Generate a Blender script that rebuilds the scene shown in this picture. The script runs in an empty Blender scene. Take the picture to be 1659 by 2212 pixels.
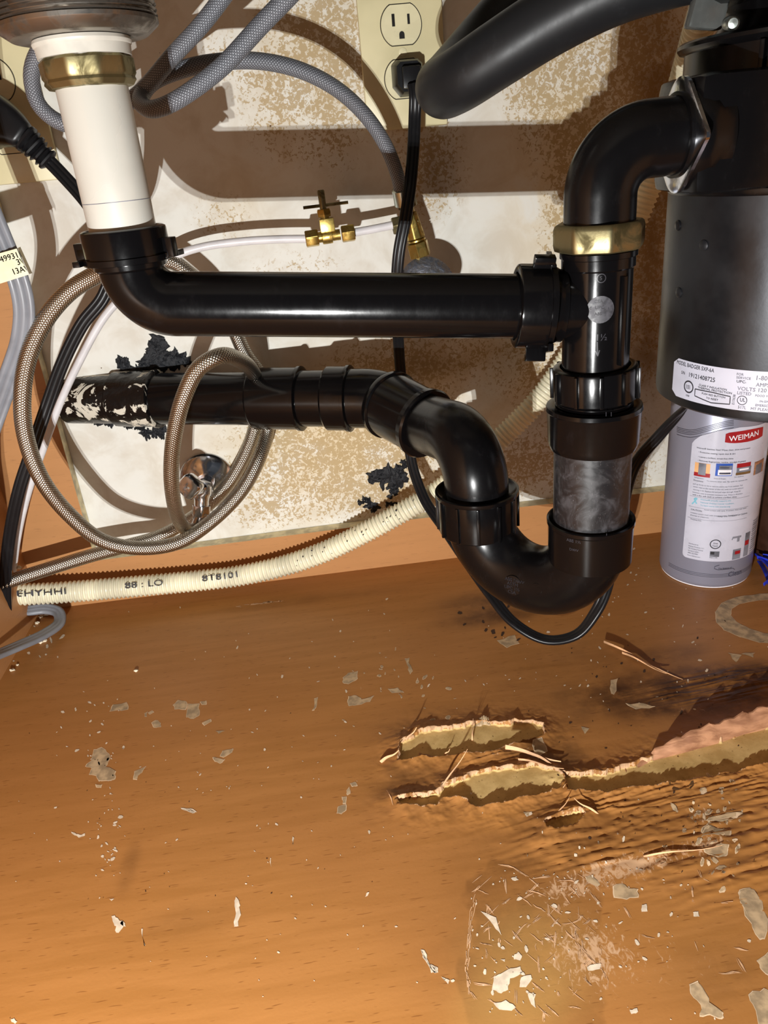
import bpy, bmesh, math, random
import numpy as np
from mathutils import Vector, noise as mnoise
random.seed(7); rng = np.random.default_rng(7)
sc = bpy.context.scene
COL = sc.collection
PI = math.pi

# ------------------------------------------------------------------ camera
PITCH, YAW, ROLL = math.radians(25), math.radians(3.4), math.radians(5.5)
F = 1662.0
CAM = np.array([0, 0, .405])
FW = np.array([math.sin(YAW)*math.cos(PITCH), math.cos(YAW)*math.cos(PITCH), -math.sin(PITCH)])
RT0 = np.array([math.cos(YAW), -math.sin(YAW), 0]); UP0 = np.cross(RT0, FW)
RT = math.cos(ROLL)*RT0 - math.sin(ROLL)*UP0
UP = math.cos(ROLL)*UP0 + math.sin(ROLL)*RT0
cd = bpy.data.cameras.new('camera'); cam = bpy.data.objects.new('camera', cd); COL.objects.link(cam)
from mathutils import Matrix
m = Matrix(((RT[0], UP[0], -FW[0], CAM[0]), (RT[1], UP[1], -FW[1], CAM[1]), (RT[2], UP[2], -FW[2], CAM[2]), (0, 0, 0, 1)))
cam.matrix_world = m
cd.sensor_fit = 'VERTICAL'; cd.sensor_height = 36; cd.lens = 36*F/2212; cd.clip_start = .01
sc.camera = cam

# ------------------------------------------------------------------ world, lights, exposure
w = bpy.data.worlds.new('world'); sc.world = w; w.use_nodes = True
w.node_tree.nodes['Background'].inputs[0].default_value = (.80, .88, 1, 1)
w.node_tree.nodes['Background'].inputs[1].default_value = .03
def lamp(name, loc, e, size, col):
    d = bpy.data.lights.new(name, 'POINT'); d.energy = e; d.shadow_soft_size = size; d.color = col
    o = bpy.data.objects.new(name, d); o.location = loc; COL.objects.link(o)
lamp('hand_lamp_led', (-.124, -.12, .164), 9.0, .0016, (.985, .985, .97))
lamp('hand_lamp_led', (-.138, -.12, .158), 8.0, .0016, (.985, .985, .97))
sc.view_settings.view_transform = 'Standard'; sc.view_settings.look = 'None'
sc.view_settings.gamma = 1; sc.view_settings.use_curve_mapping = False
sc.view_settings.exposure = 0.85

# ------------------------------------------------------------------ helpers: where things stand
def ray(px, py): return FW + (px-829.5)/F*RT - (py-1106)/F*UP
def at(px, py, Y): d = ray(px, py); return CAM + d*(Y/d[1])
def fl(px, py, z=0.): d = ray(px, py); return CAM + d*((z-CAM[2])/d[2])
def A(lst): return np.array([at(*p) for p in lst])

WALL = .742; PANEL = .728; LEFT = -.328

# ------------------------------------------------------------------ helpers: materials
def lin(c): return tuple(((x/255)/12.92 if x/255 <= .04045 else ((x/255+.055)/1.055)**2.4) for x in c)
class N:
    def __init__(s, name, color=None, rough=.5, metal=0., spec=.5, coat=0):
        s.m = bpy.data.materials.new(name); s.m.use_nodes = True; s.t = s.m.node_tree
        s.b = s.t.nodes['Principled BSDF']
        if color is not None: s.b.inputs['Base Color'].default_value = (*lin(color), 1)
        s.b.inputs['Roughness'].default_value = rough; s.b.inputs['Metallic'].default_value = metal
        s.b.inputs['Specular IOR Level'].default_value = spec; s.b.inputs['Coat Weight'].default_value = coat
    def n(s, typ, **k):
        x = s.t.nodes.new(typ)
        for a, v in k.items(): setattr(x, a, v)
        return x
    def put(s, sock, v):
        if hasattr(v, 'is_output') or isinstance(v, bpy.types.NodeSocket): s.t.links.new(v, sock)
        else: sock.default_value = v
    def coord(s, kind='Object', scale=(1, 1, 1)):
        c = s.n('ShaderNodeTexCoord'); mp = s.n('ShaderNodeMapping'); mp.inputs['Scale'].default_value = scale
        s.t.links.new(c.outputs[kind], mp.inputs[0]); return mp.outputs[0]
    def noise(s, vec, scale, detail=3, rough=.5, dist=0):
        x = s.n('ShaderNodeTexNoise'); s.put(x.inputs['Vector'], vec); x.inputs['Scale'].default_value = scale
        x.inputs['Detail'].default_value = detail; x.inputs['Roughness'].default_value = rough; x.inputs['Distortion'].default_value = dist
        return x.outputs['Fac']
    def ramp(s, f, a, b, lo=0., hi=1.):
        x = s.n('ShaderNodeMapRange'); x.interpolation_type = 'SMOOTHSTEP'; s.put(x.inputs[0], f)
        for i, v in zip((1, 2, 3, 4), (a, b, lo, hi)): x.inputs[i].default_value = v
        return x.outputs[0]
    def math(s, op, a, b=0., c=0.):
        x = s.n('ShaderNodeMath', operation=op); s.put(x.inputs[0], a); s.put(x.inputs[1], b); s.put(x.inputs[2], c); return x.outputs[0]
    def mix(s, f, a, b):
        x = s.n('ShaderNodeMix', data_type='RGBA'); s.put(x.inputs[0], f)
        for i, v in ((6, a), (7, b)): s.put(x.inputs[i], (*lin(v), 1) if isinstance(v, tuple) and len(v) == 3 else v)
        return x.outputs[2]
    def attr(s, name):
        x = s.n('ShaderNodeAttribute'); x.attribute_name = name; return x
    def sep(s, v):
        x = s.n('ShaderNodeSeparateColor'); s.put(x.inputs[0], v); return x.outputs
    def sepxyz(s, v):
        x = s.n('ShaderNodeSeparateXYZ'); s.put(x.inputs[0], v); return x.outputs
    def color(s, v): s.put(s.b.inputs['Base Color'], v)
    def rough(s, v): s.put(s.b.inputs['Roughness'], v)
    def bump(s, h, strength=.3, dist=.001):
        x = s.n('ShaderNodeBump'); x.inputs['Strength'].default_value = strength; x.inputs['Distance'].default_value = dist
        s.put(x.inputs['Height'], h); s.t.links.new(x.outputs[0], s.b.inputs['Normal'])

def simple(name, c, rough=.5, metal=0., spec=.5, var=.12, sc_=60, bump=.0, rv=.1, coat=0):
    k = N(name, c, rough, metal, spec, coat); v = k.coord(); f = k.noise(v, sc_, 4)
    dark = tuple(x*(1-var) for x in c); lite = tuple(min(255, x*(1+var*.6)) for x in c)
    k.color(k.mix(k.ramp(f, .35, .65), dark, lite)); k.rough(k.ramp(f, .3, .7, max(.02, rough-rv), rough+rv))
    if bump: k.bump(k.noise(v, sc_*4, 4), bump, .0008)
    return k.m

M = {}
def abs_mat(name, c, rough, scr=.3):
    k = N(name, c, rough, 0, .5); v = k.coord(scale=(1, 1, .6))
    f = k.noise(v, 90, 6, .7); g = k.noise(v, 900, 2)
    k.color(k.mix(k.ramp(f, .55, .8), c, tuple(min(255, x*1.35+6) for x in c)))
    k.b.inputs['Specular IOR Level'].default_value = .27; k.rough(k.ramp(f, .3, .75, rough-.02, rough+.05)); k.bump(g if scr < 3 else k.noise(v, 420, 5, .7), (.012 if scr < 3 else .04)*scr/.3, .0004 if scr < 3 else .002); return k.m
M['abs'] = abs_mat('black_abs_plastic', (10, 9, 10), .17)
M['abs_soft'] = abs_mat('satin_black_plastic', (11, 10, 11), .24)
M['rubber'] = abs_mat('black_rubber', (26, 27, 29), .42, .6)
M['ink'] = simple('black_ink', (38, 36, 42), .6)
M['pale_ink'] = simple('faded_ink', (120, 118, 128), .6)
# scratched riser pipe
k = N('scratched_black_pipe', (34, 33, 36), .35); v = k.coord(scale=(1, 1, 1))
f = k.noise(v, 70, 5, .6, 1.5); s1 = k.noise(k.coord(scale=(900, 900, 120)), 1, 2, .6, 3)
col = k.mix(k.ramp(f, .45, .72), (28, 27, 29), (58, 57, 60)); k.color(k.mix(k.ramp(s1, .70, .74), col, (110, 108, 110)))
k.rough(k.ramp(f, .3, .7, .28, .5)); M['riser'] = k.m
# pipe with primer and white plaster smears at the wall
k = N('plaster_smeared_black_pipe', (20, 18, 18), .3); v = k.coord(scale=(1, 1.6, .8))
f = k.noise(v, 48, 5, .62, .8); x = k.sepxyz(k.coord())[0]
g = k.math('MULTIPLY', k.ramp(x, .06, .15, 1, .0), 1.0)
mk = k.ramp(k.math('ADD', f, k.math('MULTIPLY', g, .14)), .70, .72)
k.color(k.mix(mk, (14, 13, 13), (206, 200, 184))); k.rough(k.ramp(mk, 0, 1, .25, .7)); k.bump(k.noise(k.coord(), 120, 5), .5, .002); M['smeared'] = k.m
M['tar'] = abs_mat('black_tar_sealant', (28, 30, 34), .35, 4)
M['white_pvc'] = simple('white_tube_plastic', (192, 190, 181), .32, var=.03, sc_=20)
M['white_washer'] = simple('white_washer_plastic', (190, 187, 177), .4, var=.05)
def metal(name, c, rough, c2=None, sc_=90, bump=.15, lo=.45, hi=.62):
    k = N(name, c, rough, 1.); v = k.coord(); f = k.noise(v, sc_, 5, .6, .6)
    k.color(k.mix(k.ramp(f, lo, hi), c, c2 or tuple(x*.6 for x in c))); k.rough(k.ramp(f, lo, hi, rough, rough+.25)); k.bump(f, bump, .0008); return k.m
M['old_brass'] = metal('tarnished_brass', (150, 140, 104), .44, (92, 84, 58), 55, .3)
M['brass'] = metal('yellow_brass', (200, 174, 98), .3, (142, 116, 62), 120, .15)
M['chrome'] = metal('dusty_chrome', (214, 216, 222), .14, (120, 120, 126), 110, .12, .5, .75)
M['steel'] = metal('stained_steel', (160, 155, 148), .36, (104, 98, 90), 60, .1)
M['foil'] = metal('crinkled_chrome', (206, 210, 222), .3, (130, 136, 150), 260, .9, .4, .6)
M['zinc'] = metal('pale_zinc', (200, 210, 204), .3, (130, 134, 130), 80, .1)
# disposal shell: grey metallic paint
k = N('grey_painted_steel', (60, 60, 64), .34, .6); v = k.coord(); f = k.noise(v, 14, 5, .6)
k.color(k.mix(k.ramp(f, .35, .7), (32, 32, 35), (50, 51, 54))); k.rough(k.ramp(f, .3, .7, .3, .46)); k.bump(k.noise(v, 400, 3), .06, .0005); M['shell'] = k.m
k = N('brushed_silver_foil', (146, 147, 164), .38, .35); v = k.coord(scale=(1, 1, 8)); k.bump(k.noise(v, 300, 2), .03, .0005); M['can'] = k.m
M['canline'] = simple('dark_silver_print', (70, 70, 84), .4)
M['label'] = simple('white_label_paper', (190, 189, 202), .45, var=.02)
M['wlabel'] = simple('white_glossy_label', (198, 198, 212), .3, var=.02)
M['red'] = simple('red_print', (158, 28, 36), .35, var=.05)
M['whiteink'] = simple('white_print', (236, 234, 240), .4, var=.02)
M['teal'] = simple('teal_print', (120, 186, 204), .5, var=.05)
M['blue'] = simple('blue_print', (40, 84, 178), .4, var=.05)
M['orange'] = simple('orange_print', (232, 176, 120), .4, var=.05)
M['greyink'] = simple('grey_print', (120, 122, 132), .4, var=.2)
M['brownink'] = simple('brown_print', (112, 84, 52), .4)
M['ivory'] = simple('ivory_plate_plastic', (216, 206, 164), .35, var=.03, sc_=25)
M['ivory_face'] = simple('ivory_receptacle_plastic', (222, 214, 176), .3, var=.02)
M['dark'] = simple('dark_slot', (16, 13, 10), .8)
M['cream'] = simple('cream_corrugated_plastic', (230, 224, 196), .42, var=.08, sc_=30)
M['whitetube'] = simple('white_poly_tube', (214, 212, 214), .35, var=.03)
M['cord'] = abs_mat('black_cord_vinyl', (22, 22, 24), .32)
M['groove'] = simple('dark_cord_groove', (30, 30, 34), .6)
M['greycord'] = simple('grey_cord_vinyl', (124, 127, 134), .38, var=.05)
M['tag'] = simple('yellowed_paper_tag', (236, 230, 190), .5, var=.08, sc_=40)
M['bluecloth'] = simple('blue_cloth', (22, 42, 170), .6, var=.3)
M['ragw'] = simple('white_ribbed_cloth', (200, 206, 214), .8, var=.15)
M['gapd'] = simple('shaded_gap_brown', (58, 34, 22), .4, var=.15)
k = N('raw_veneer_wood', (170, 118, 84), .75); v = k.coord(scale=(12, 90, 90)); f = k.noise(v, 1, 5, .65, 1.)
k.color(k.mix(k.ramp(f, .35, .65), (134, 90, 62), (188, 138, 102))); k.bump(f, .5, .002); M['raw'] = k.m
M['splinter'] = simple('pale_splinter_wood', (200, 154, 112), .7, var=.2)
M['crumb'] = simple('plaster_crumb', (226, 214, 188), .8, var=.15)
M['clear'] = simple('milky_clip_plastic', (84, 86, 84), .3, var=.1)

def braid(name, c_hi, c_lo, nu, pitch, metal_, rough, bump, lo=.35, hi=.8):
    k = N(name, c_hi, rough, metal_); uv = k.sepxyz(k.coord('UV'))
    u, v_ = uv[0], uv[1]
    a = k.math('ADD', k.math('MULTIPLY', u, nu*2*PI), k.math('MULTIPLY', v_, 2*PI/pitch))
    b = k.math('SUBTRACT', k.math('MULTIPLY', u, nu*2*PI), k.math('MULTIPLY', v_, 2*PI/pitch))
    h = k.math('MULTIPLY', k.math('SINE', a), k.math('SINE', b))
    hh = k.math('ABSOLUTE', h); f = k.ramp(hh, lo, hi)
    k.color(k.mix(f, c_lo, c_hi)); k.bump(hh, bump, .0012); return k.m
M['steelbraid'] = braid('stainless_braid', (222, 215, 200), (132, 125, 113), 8, .0042, 1., .30, .34, .2, .8)
M['greybraid'] = braid('grey_speckled_braid', (206, 210, 218), (90, 92, 98), 8, .0044, .1, .45, .3, .80, .98)

# ------------------------------------------------------------------ helpers: meshes
class MB:
    def __init__(s): s.v = []; s.f = []; s.uv = []; s.mi = []; s.has = False
    def add(s, vs, fs, uvs=None, mi=0):
        o = len(s.v); s.v.extend([tuple(map(float, x)) for x in vs])
        for i, f in enumerate(fs):
            s.f.append(tuple(a+o for a in f)); s.mi.append(mi)
            s.uv.append(uvs[i] if uvs is not None else [(0, 0)]*len(f))
        if uvs is not None: s.has = True
        return s
ORG = {}
def build(name, mb, mat, parent=None, smooth=True, ang=35, **tags):
    me = bpy.data.meshes.new(name)
    top = parent
    while top is not None and top.parent is not None: top = top.parent
    V = np.array(mb.v, dtype=np.float64)
    if parent is not None: V = V - ORG[top.name]; loc = None
    else:
        loc = np.array([(V[:, 0].min()+V[:, 0].max())/2, (V[:, 1].min()+V[:, 1].max())/2, V[:, 2].min()]); V = V - loc
    me.from_pydata(V.tolist(), [], mb.f)
    for mm in (mat if isinstance(mat, list) else [mat]): me.materials.append(mm)
    if isinstance(mat, list): me.polygons.foreach_set('material_index', mb.mi)
    if mb.has:
        uvl = me.uv_layers.new(name='UVMap'); uvl.data.foreach_set('uv', np.array([c for f in mb.uv for c in f], dtype=np.float32).ravel())
    if smooth:
        me.polygons.foreach_set('use_smooth', [True]*len(me.polygons)); me.set_sharp_from_angle(angle=math.radians(ang))
    me.update()
    o = bpy.data.objects.new(name, me); COL.objects.link(o)
    if parent is not None: o.parent = parent
    else: o.location = loc; ORG[o.name] = loc
    for k_, v_ in tags.items(): o[k_] = v_
    return o
def thing(name, label, cat, loc, group=None):
    o = bpy.data.objects.new(name, None); COL.objects.link(o); o.empty_display_size = .01
    o.location = [float(x) for x in loc]; ORG[o.name] = np.array(loc, dtype=float); o['label'] = label; o['category'] = cat
    if group: o['group'] = group
    return o
def nrm(a): a = np.asarray(a, float); return a/np.linalg.norm(a)
def perp(d):
    d = nrm(d); a = np.array([0, -1, 0.]) if abs(d[1]) < .9 else np.array([0, 0, 1.])
    x = nrm(a - (a@d)*d); return x, np.cross(d, x)
def lathe(mb, c, d, prof, n=48, rf=None, mi=0):
    c = np.asarray(c, float); d = nrm(d); x, y = perp(d); vs = []; fs = []
    for (r, h) in prof:
        for i in range(n):
            t = 2*PI*i/n; rr = rf(t, r) if rf else r
            vs.append(c + d*h + (x*math.cos(t) + y*math.sin(t))*rr)
    for j in range(len(prof)-1):
        for i in range(n):
            a = j*n+i; b = j*n+(i+1) % n; fs.append((a, b, b+n, a+n))
    if prof[0][0] > 1e-6: fs.append(tuple(range(n))[::-1])
    if prof[-1][0] > 1e-6: fs.append(tuple(range((len(prof)-1)*n, len(prof)*n)))
    return mb.add(vs, fs, None, mi)
def box(mb, c, X, Y, Z, mi=0, bev=0):
    """box from half-extent vectors, with softly chamfered edges"""
    c = np.asarray(c, float); X, Y, Z = map(lambda q: np.asarray(q, float), (X, Y, Z))
    if bev <= 0:
        vs = [c+sx*X+sy*Y+sz*Z for sz in (-1, 1) for sy in (-1, 1) for sx in (-1, 1)]
        fs = [(0, 2, 3, 1), (4, 5, 7, 6), (0, 1, 5, 4), (2, 6, 7, 3), (0, 4, 6, 2), (1, 3, 7, 5)]
        return mb.add(vs, fs, None, mi)
    bm = bmesh.new(); r = bmesh.ops.create_cube(bm, size=2)
    L = [np.linalg.norm(q) for q in (X, Y, Z)]
    for v in bm.verts: v.co = Vector((v.co.x*L[0], v.co.y*L[1], v.co.z*L[2]))
    bmesh.ops.bevel(bm, geom=list(bm.edges), offset=bev, segments=2, affect='EDGES', profile=.6)
    U = [q/l for q, l in zip((X, Y, Z), L)]
    bm.verts.index_update()
    vs = [c+U[0]*v.co.x+U[1]*v.co.y+U[2]*v.co.z for v in bm.verts]; fs = [tuple(v.index for v in f.verts) for f in bm.faces]
    bm.free(); return mb.add(vs, fs, None, mi)
def spline(P, step=.004):
    P = np.asarray(P, float); n = len(P)
    Q = np.vstack([2*P[0]-P[1], P, 2*P[-1]-P[-2]]); out = []
    for i in range(1, n):
        p0, p1, p2, p3 = Q[i-1:i+3]
        L = np.linalg.norm(p2-p1); k_ = max(4, int(L/step*1.5))
        def tj(t, a, b): return t + max(1e-6, np.linalg.norm(b-a))**.5
        t0 = 0; t1 = tj(t0, p0, p1); t2 = tj(t1, p1, p2); t3 = tj(t2, p2, p3)
        for q in range(k_):
            t = t1+(t2-t1)*q/k_
            A1 = (t1-t)/(t1-t0)*p0+(t-t0)/(t1-t0)*p1; A2 = (t2-t)/(t2-t1)*p1+(t-t1)/(t2-t1)*p2; A3 = (t3-t)/(t3-t2)*p2+(t-t2)/(t3-t2)*p3
            B1 = (t2-t)/(t2-t0)*A1+(t-t0)/(t2-t0)*A2; B2 = (t3-t)/(t3-t1)*A2+(t-t1)/(t3-t1)*A3
            out.append((t2-t)/(t2-t1)*B1+(t-t1)/(t2-t1)*B2)
    out.append(P[-1]); out = np.array(out)
    s = np.r_[0, np.cumsum(np.linalg.norm(np.diff(out, axis=0), axis=1))]
    m_ = max(3, int(s[-1]/step)+1); ss = np.linspace(0, s[-1], m_)
    return np.array([np.interp(ss, s, out[:, i]) for i in range(3)]).T, ss
def fillet(P, rads, n=14):
    """polyline with rounded corners"""
    P = [np.asarray(p, float) for p in P]; out = [P[0]]
    for i in range(1, len(P)-1):
        a, b, c = P[i-1], P[i], P[i+1]; u = nrm(a-b); v = nrm(c-b); th = math.acos(np.clip(u@v, -1, 1)); r = rads[i-1]
        t = r/math.tan(th/2); cen = b+nrm(u+v)*r/math.sin(th/2); p = b+u*t; q = b+v*t
        e1 = nrm(p-cen); e2 = nrm(q-cen); w_ = math.acos(np.clip(e1@e2, -1, 1))
        for j in range(n+1):
            s_ = j/n; out.append(cen+r*(math.sin((1-s_)*w_)*e1+math.sin(s_*w_)*e2)/math.sin(w_))
    out.append(P[-1]); return np.array(out)
def frames(P, normal=None):
    T = np.gradient(P, axis=0); T /= np.linalg.norm(T, axis=1)[:, None]; n = len(P); B = np.zeros((n, 3))
    if normal is not None:
        for i in range(n):
            nn = np.asarray(normal(i/(n-1)) if callable(normal) else normal, float); B[i] = nrm(nn-(nn@T[i])*T[i])
    else:
        b, _ = perp(T[0]); B[0] = b
        for i in range(1, n):
            b = B[i-1]-(B[i-1]@T[i])*T[i]; B[i] = nrm(b)
    return T, B, np.cross(T, B)
def sweep(mb, P, prof, normal=None, rs=None, cap=True, uv=False, ss=None, mi=0):
    """prof: list of (a,b): a along side axis, b along normal axis"""
    P = np.asarray(P, float); T, B, S = frames(P, normal); n = len(P); k_ = len(prof); pr_ = np.array(prof)
    if rs is None: rs = np.ones(n)
    vs = [P[i]+(S[i]*a+B[i]*b)*rs[i] for i in range(n) for a, b in pr_]
    fs = []; uvs = []
    if ss is None: ss = np.r_[0, np.cumsum(np.linalg.norm(np.diff(P, axis=0), axis=1))]
    for i in range(n-1):
        for j in range(k_):
            j2 = (j+1) % k_; fs.append((i*k_+j, i*k_+j2, (i+1)*k_+j2, (i+1)*k_+j))
            uvs.append([(j/k_, ss[i]), ((j+1)/k_, ss[i]), ((j+1)/k_, ss[i+1]), (j/k_, ss[i+1])])
    if cap:
        fs.append(tuple(range(k_))[::-1]); fs.append(tuple(range((n-1)*k_, n*k_))); uvs += [[(0, 0)]*k_]*2
    return mb.add(vs, fs, uvs if uv else None, mi)
def circ(r, n=24): return [(r*math.cos(2*PI*i/n), r*math.sin(2*PI*i/n)) for i in range(n)]
def flat3(w, t, n=36):
    """three-conductor flat cord outline"""
    out = []
    cs = [-w/2+t/2, 0, w/2-t/2]
    for i in range(n):
        a = 2*PI*i/n; x = math.cos(a)*w/2
        h = 0
        for c in cs:
            q = (t/2*1.08)**2-(x-c)**2
            if q > 0: h = max(h, math.sqrt(q))
        h = max(h, t*.24 if abs(x) < w/2-t*.3 else 0)
        out.append((x, h*(1 if math.sin(a) >= 0 else -1)))
    return out
def bead(mb, c, r, sq=(1, 1, 1), seed=0, amp=.35, mi=0):
    """a lumpy pebble"""
    bm = bmesh.new(); bmesh.ops.create_icosphere(bm, subdivisions=2, radius=1)
    bm.verts.index_update(); vs = []
    for v in bm.verts:
        q = 1+amp*mnoise.noise(v.co*1.7+Vector((seed*3.1, seed, 0))); vs.append(np.asarray(c)+np.array([v.co.x*sq[0], v.co.y*sq[1], v.co.z*sq[2]])*r*q)
    fs = [tuple(v.index for v in f.verts) for f in bm.faces]; bm.free(); return mb.add(vs, fs, None, mi)
def hexf(n=6, soft=1.03, ph=0.):
    """flats of an n-sided nut, corners rounded off at the radius"""
    def f(t, r):
        a = ((t+ph) % (2*PI/n))-PI/n; return min(r, r*math.cos(PI/n)*soft/math.cos(a))
    return f
_tc = {}
def text2d(s, size):
    if s not in _tc:
        cu = bpy.data.curves.new('t', 'FONT'); cu.body = s; cu.size = 1; cu.resolution_u = 2
        ob = bpy.data.objects.new('t', cu); me = ob.to_mesh()
        V = np.array([v.co[:2] for v in me.vertices]) if len(me.vertices) else np.zeros((0, 2)); Fc = [tuple(p.vertices) for p in me.polygons]
        ob.to_mesh_clear(); bpy.data.objects.remove(ob); bpy.data.curves.remove(cu)
        m_ = len(V); V = np.vstack([V, V+[.022, 0], V+[.011, .012]]) if m_ else V; Fc = Fc+[tuple(i+m_ for i in f) for f in Fc]+[tuple(i+2*m_ for i in f) for f in Fc]      # a bolder face
        _tc[s] = (V, Fc)
    V, Fc = _tc[s]; return V*size, Fc
def cylhit(px, py, cx, cy, R):
    d = ray(px, py); a = d[0]**2+d[1]**2; b = 2*((CAM[0]-cx)*d[0]+(CAM[1]-cy)*d[1]); c = (CAM[0]-cx)**2+(CAM[1]-cy)**2-R*R
    D = b*b-4*a*c
    t = (-b-math.sqrt(max(D, 0)))/(2*a); p = CAM+d*t
    return math.atan2(p[0]-cx, -(p[1]-cy)), p[2], t
class Cyl:
    """draws flat prints on an upright cylinder"""
    def __init__(s, cx, cy, R): s.cx, s.cy, s.R = cx, cy, R
    def p(s, phi, z, e=.0002): r = s.R+e; return (s.cx+r*math.sin(phi), s.cy-r*math.cos(phi), z)
    def hit(s, px, py): return cylhit(px, py, s.cx, s.cy, s.R)
    def text(s, mb, px, py, st, cap, e=.0003, ang=0., mi=0, sx=1.):
        ph, z, t = s.hit(px, py); size = cap*t/F/.7; V, Fc = text2d(st, size); ca, sa = math.cos(ang), math.sin(ang)
        mb.add([s.p(ph+(x*sx*ca-y*sa)/s.R, z+(x*sx*sa+y*ca), e) for x, y in V], Fc, None, mi)
    def poly(s, mb, pts, e=.0002, mi=0, sub=6):
        # pts in photo pixels, a quad strip is made by subdividing horizontally
        ps = [s.hit(*q)[:2] for q in pts]; mb.add([s.p(a, z, e) for a, z in ps], [tuple(range(len(ps)))], None, mi)
    def quad(s, mb, p0, p1, z0, z1, e=.0002, mi=0, n=6):
        vs = []
        for i in range(n+1):
            a = p0+(p1-p0)*i/n; vs += [s.p(a, z0, e), s.p(a, z1, e)]
        mb.add(vs, [(2*i, 2*i+2, 2*i+3, 2*i+1) for i in range(n)], None, mi)
    def line(s, mb, pts, w_, e=.00025, mi=0, px=True):
        q = [s.hit(*a)[:2] for a in pts] if px else pts
        q = [(a[0]+(b[0]-a[0])*i/6, a[1]+(b[1]-a[1])*i/6) for a, b in zip(q[:-1], q[1:]) for i in range(6)]+[q[-1]]
        P = [np.array([a*s.R, z]) for a, z in q]; vs = []
        for i, p in enumerate(P):
            t = nrm(P[min(i+1, len(P)-1)]-P[max(i-1, 0)]+1e-9); n_ = np.array([-t[1], t[0]])*w_/2
            for sg in (1, -1): r = p+n_*sg; vs.append(s.p(r[0]/s.R, r[1], e))
        mb.add(vs, [(2*i, 2*i+1, 2*i+3, 2*i+2) for i in range(len(P)-1)], None, mi)

# ------------------------------------------------------------------ numpy noise for the worn surfaces
def vnoise(x, y, seed=0):
    r = np.random.default_rng(seed).random((256, 256)); xi = np.floor(x).astype(int); yi = np.floor(y).astype(int)
    fx = x-xi; fy = y-yi; fx = fx*fx*(3-2*fx); fy = fy*fy*(3-2*fy); g = lambda a, b: r[a % 256, b % 256]
    return (g(xi, yi)*(1-fx)+g(xi+1, yi)*fx)*(1-fy)+(g(xi, yi+1)*(1-fx)+g(xi+1, yi+1)*fx)*fy
def fbm(x, y, seed=0, o=4):
    s_ = 0; a = 1; tt = 0
    for i in range(o): s_ = s_+a*vnoise(x*2**i, y*2**i, seed+i); tt += a; a *= .5
    return s_/tt
def sdist(X, Y, poly):
    """signed distance, positive inside"""
    P = np.asarray(poly); d = np.full(X.shape, 1e9); ins = np.zeros(X.shape, bool); n = len(P)
    for i in range(n):
        a = P[i]; b = P[(i+1) % n]; e = b-a; t = np.clip(((X-a[0])*e[0]+(Y-a[1])*e[1])/(e@e+1e-12), 0, 1)
        d = np.minimum(d, np.hypot(X-a[0]-t*e[0], Y-a[1]-t*e[1]))
        c = ((a[1] > Y) != (b[1] > Y)) & (X < (b[0]-a[0])*(Y-a[1])/(b[1]-a[1]+1e-15)+a[0]); ins ^= c
    return np.where(ins, d, -d)
def grid_mesh(name, V, nx, ny, mat, attrs, extra=None, **tags):
    """V (ny*nx,3) structured grid plus optional extra MB joined into the same mesh"""
    i = np.arange(nx-1); j = np.arange(ny-1); I, J = np.meshgrid(i, j); a = (J*nx+I).ravel(); q = np.stack([a, a+1, a+nx+1, a+nx], 1)
    nv = len(V); faces = q; mi = np.zeros(len(q), np.int32); sizes = np.full(len(q), 4); loops = q.ravel(); VV = V
    if extra is not None and extra.v:
        VV = np.vstack([V, np.array(extra.v)]); ls = [len(f) for f in extra.f]
        loops = np.r_[loops, np.array([a_+nv for f in extra.f for a_ in f])]; sizes = np.r_[sizes, ls]; mi = np.r_[mi, np.array(extra.mi, np.int32)]
    me = bpy.data.meshes.new(name); me.vertices.add(len(VV)); me.vertices.foreach_set('co', VV.astype(np.float32).ravel())
    me.loops.add(len(loops)); me.loops.foreach_set('vertex_index', loops.astype(np.int32)); me.polygons.add(len(sizes))
    st = np.r_[0, np.cumsum(sizes)[:-1]]; me.polygons.foreach_set('loop_start', st.astype(np.int32)); me.polygons.foreach_set('loop_total', sizes.astype(np.int32))
    for mm in mat: me.materials.append(mm)
    me.polygons.foreach_set('material_index', mi.astype(np.int32)); me.polygons.foreach_set('use_smooth', np.ones(len(sizes), bool))
    me.update(calc_edges=True)
    for nm, arr in attrs.items():
        at_ = me.color_attributes.new(nm, 'FLOAT_COLOR', 'POINT'); full = np.zeros((len(VV), 4), np.float32); full[:nv] = arr; at_.data.foreach_set('color', full.ravel())
    me.validate()
    o = bpy.data.objects.new(name, me); COL.objects.link(o)
    for k_, v_ in tags.items(): o[k_] = v_
    return o

# ================================================================== THE SETTING
def S(o, **k):
    o['kind'] = 'structure'; return o
# --- drywall behind the cut-out
k = N('stained_drywall', (232, 224, 206), .75); v = k.coord(); at_ = k.attr('marks'); ch = k.sep(at_.outputs['Color'])
n1 = k.noise(v, 300, 4, .62, .7); n2 = k.noise(v, 30, 4, .6, .5); n3 = k.noise(v, 7, 3)
base = k.mix(k.ramp(n2, .4, .7), (222, 221, 213), (208, 203, 191))
base = k.mix(k.math('MULTIPLY', ch[2], k.ramp(n2, .25, .55)), base, (216, 199, 164))
f = k.ramp(k.math('ADD', k.math('MULTIPLY', n1, 1.), k.math('MULTIPLY', ch[0], .17)), .59, .66)
f = k.math('MULTIPLY', f, k.ramp(ch[0], .05, .3)); base = k.mix(k.math('MULTIPLY', f, .8), base, (172, 146, 98))
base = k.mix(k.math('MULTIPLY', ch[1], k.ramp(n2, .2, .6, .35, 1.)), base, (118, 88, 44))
sp = k.ramp(k.noise(k.coord(scale=(1, 1, 1)), 260, 1), .80, .82); base = k.mix(sp, base, (90, 60, 30))
k.color(base); k.bump(k.noise(v, 90, 4), .12, .001); M['drywall'] = k.m
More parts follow.
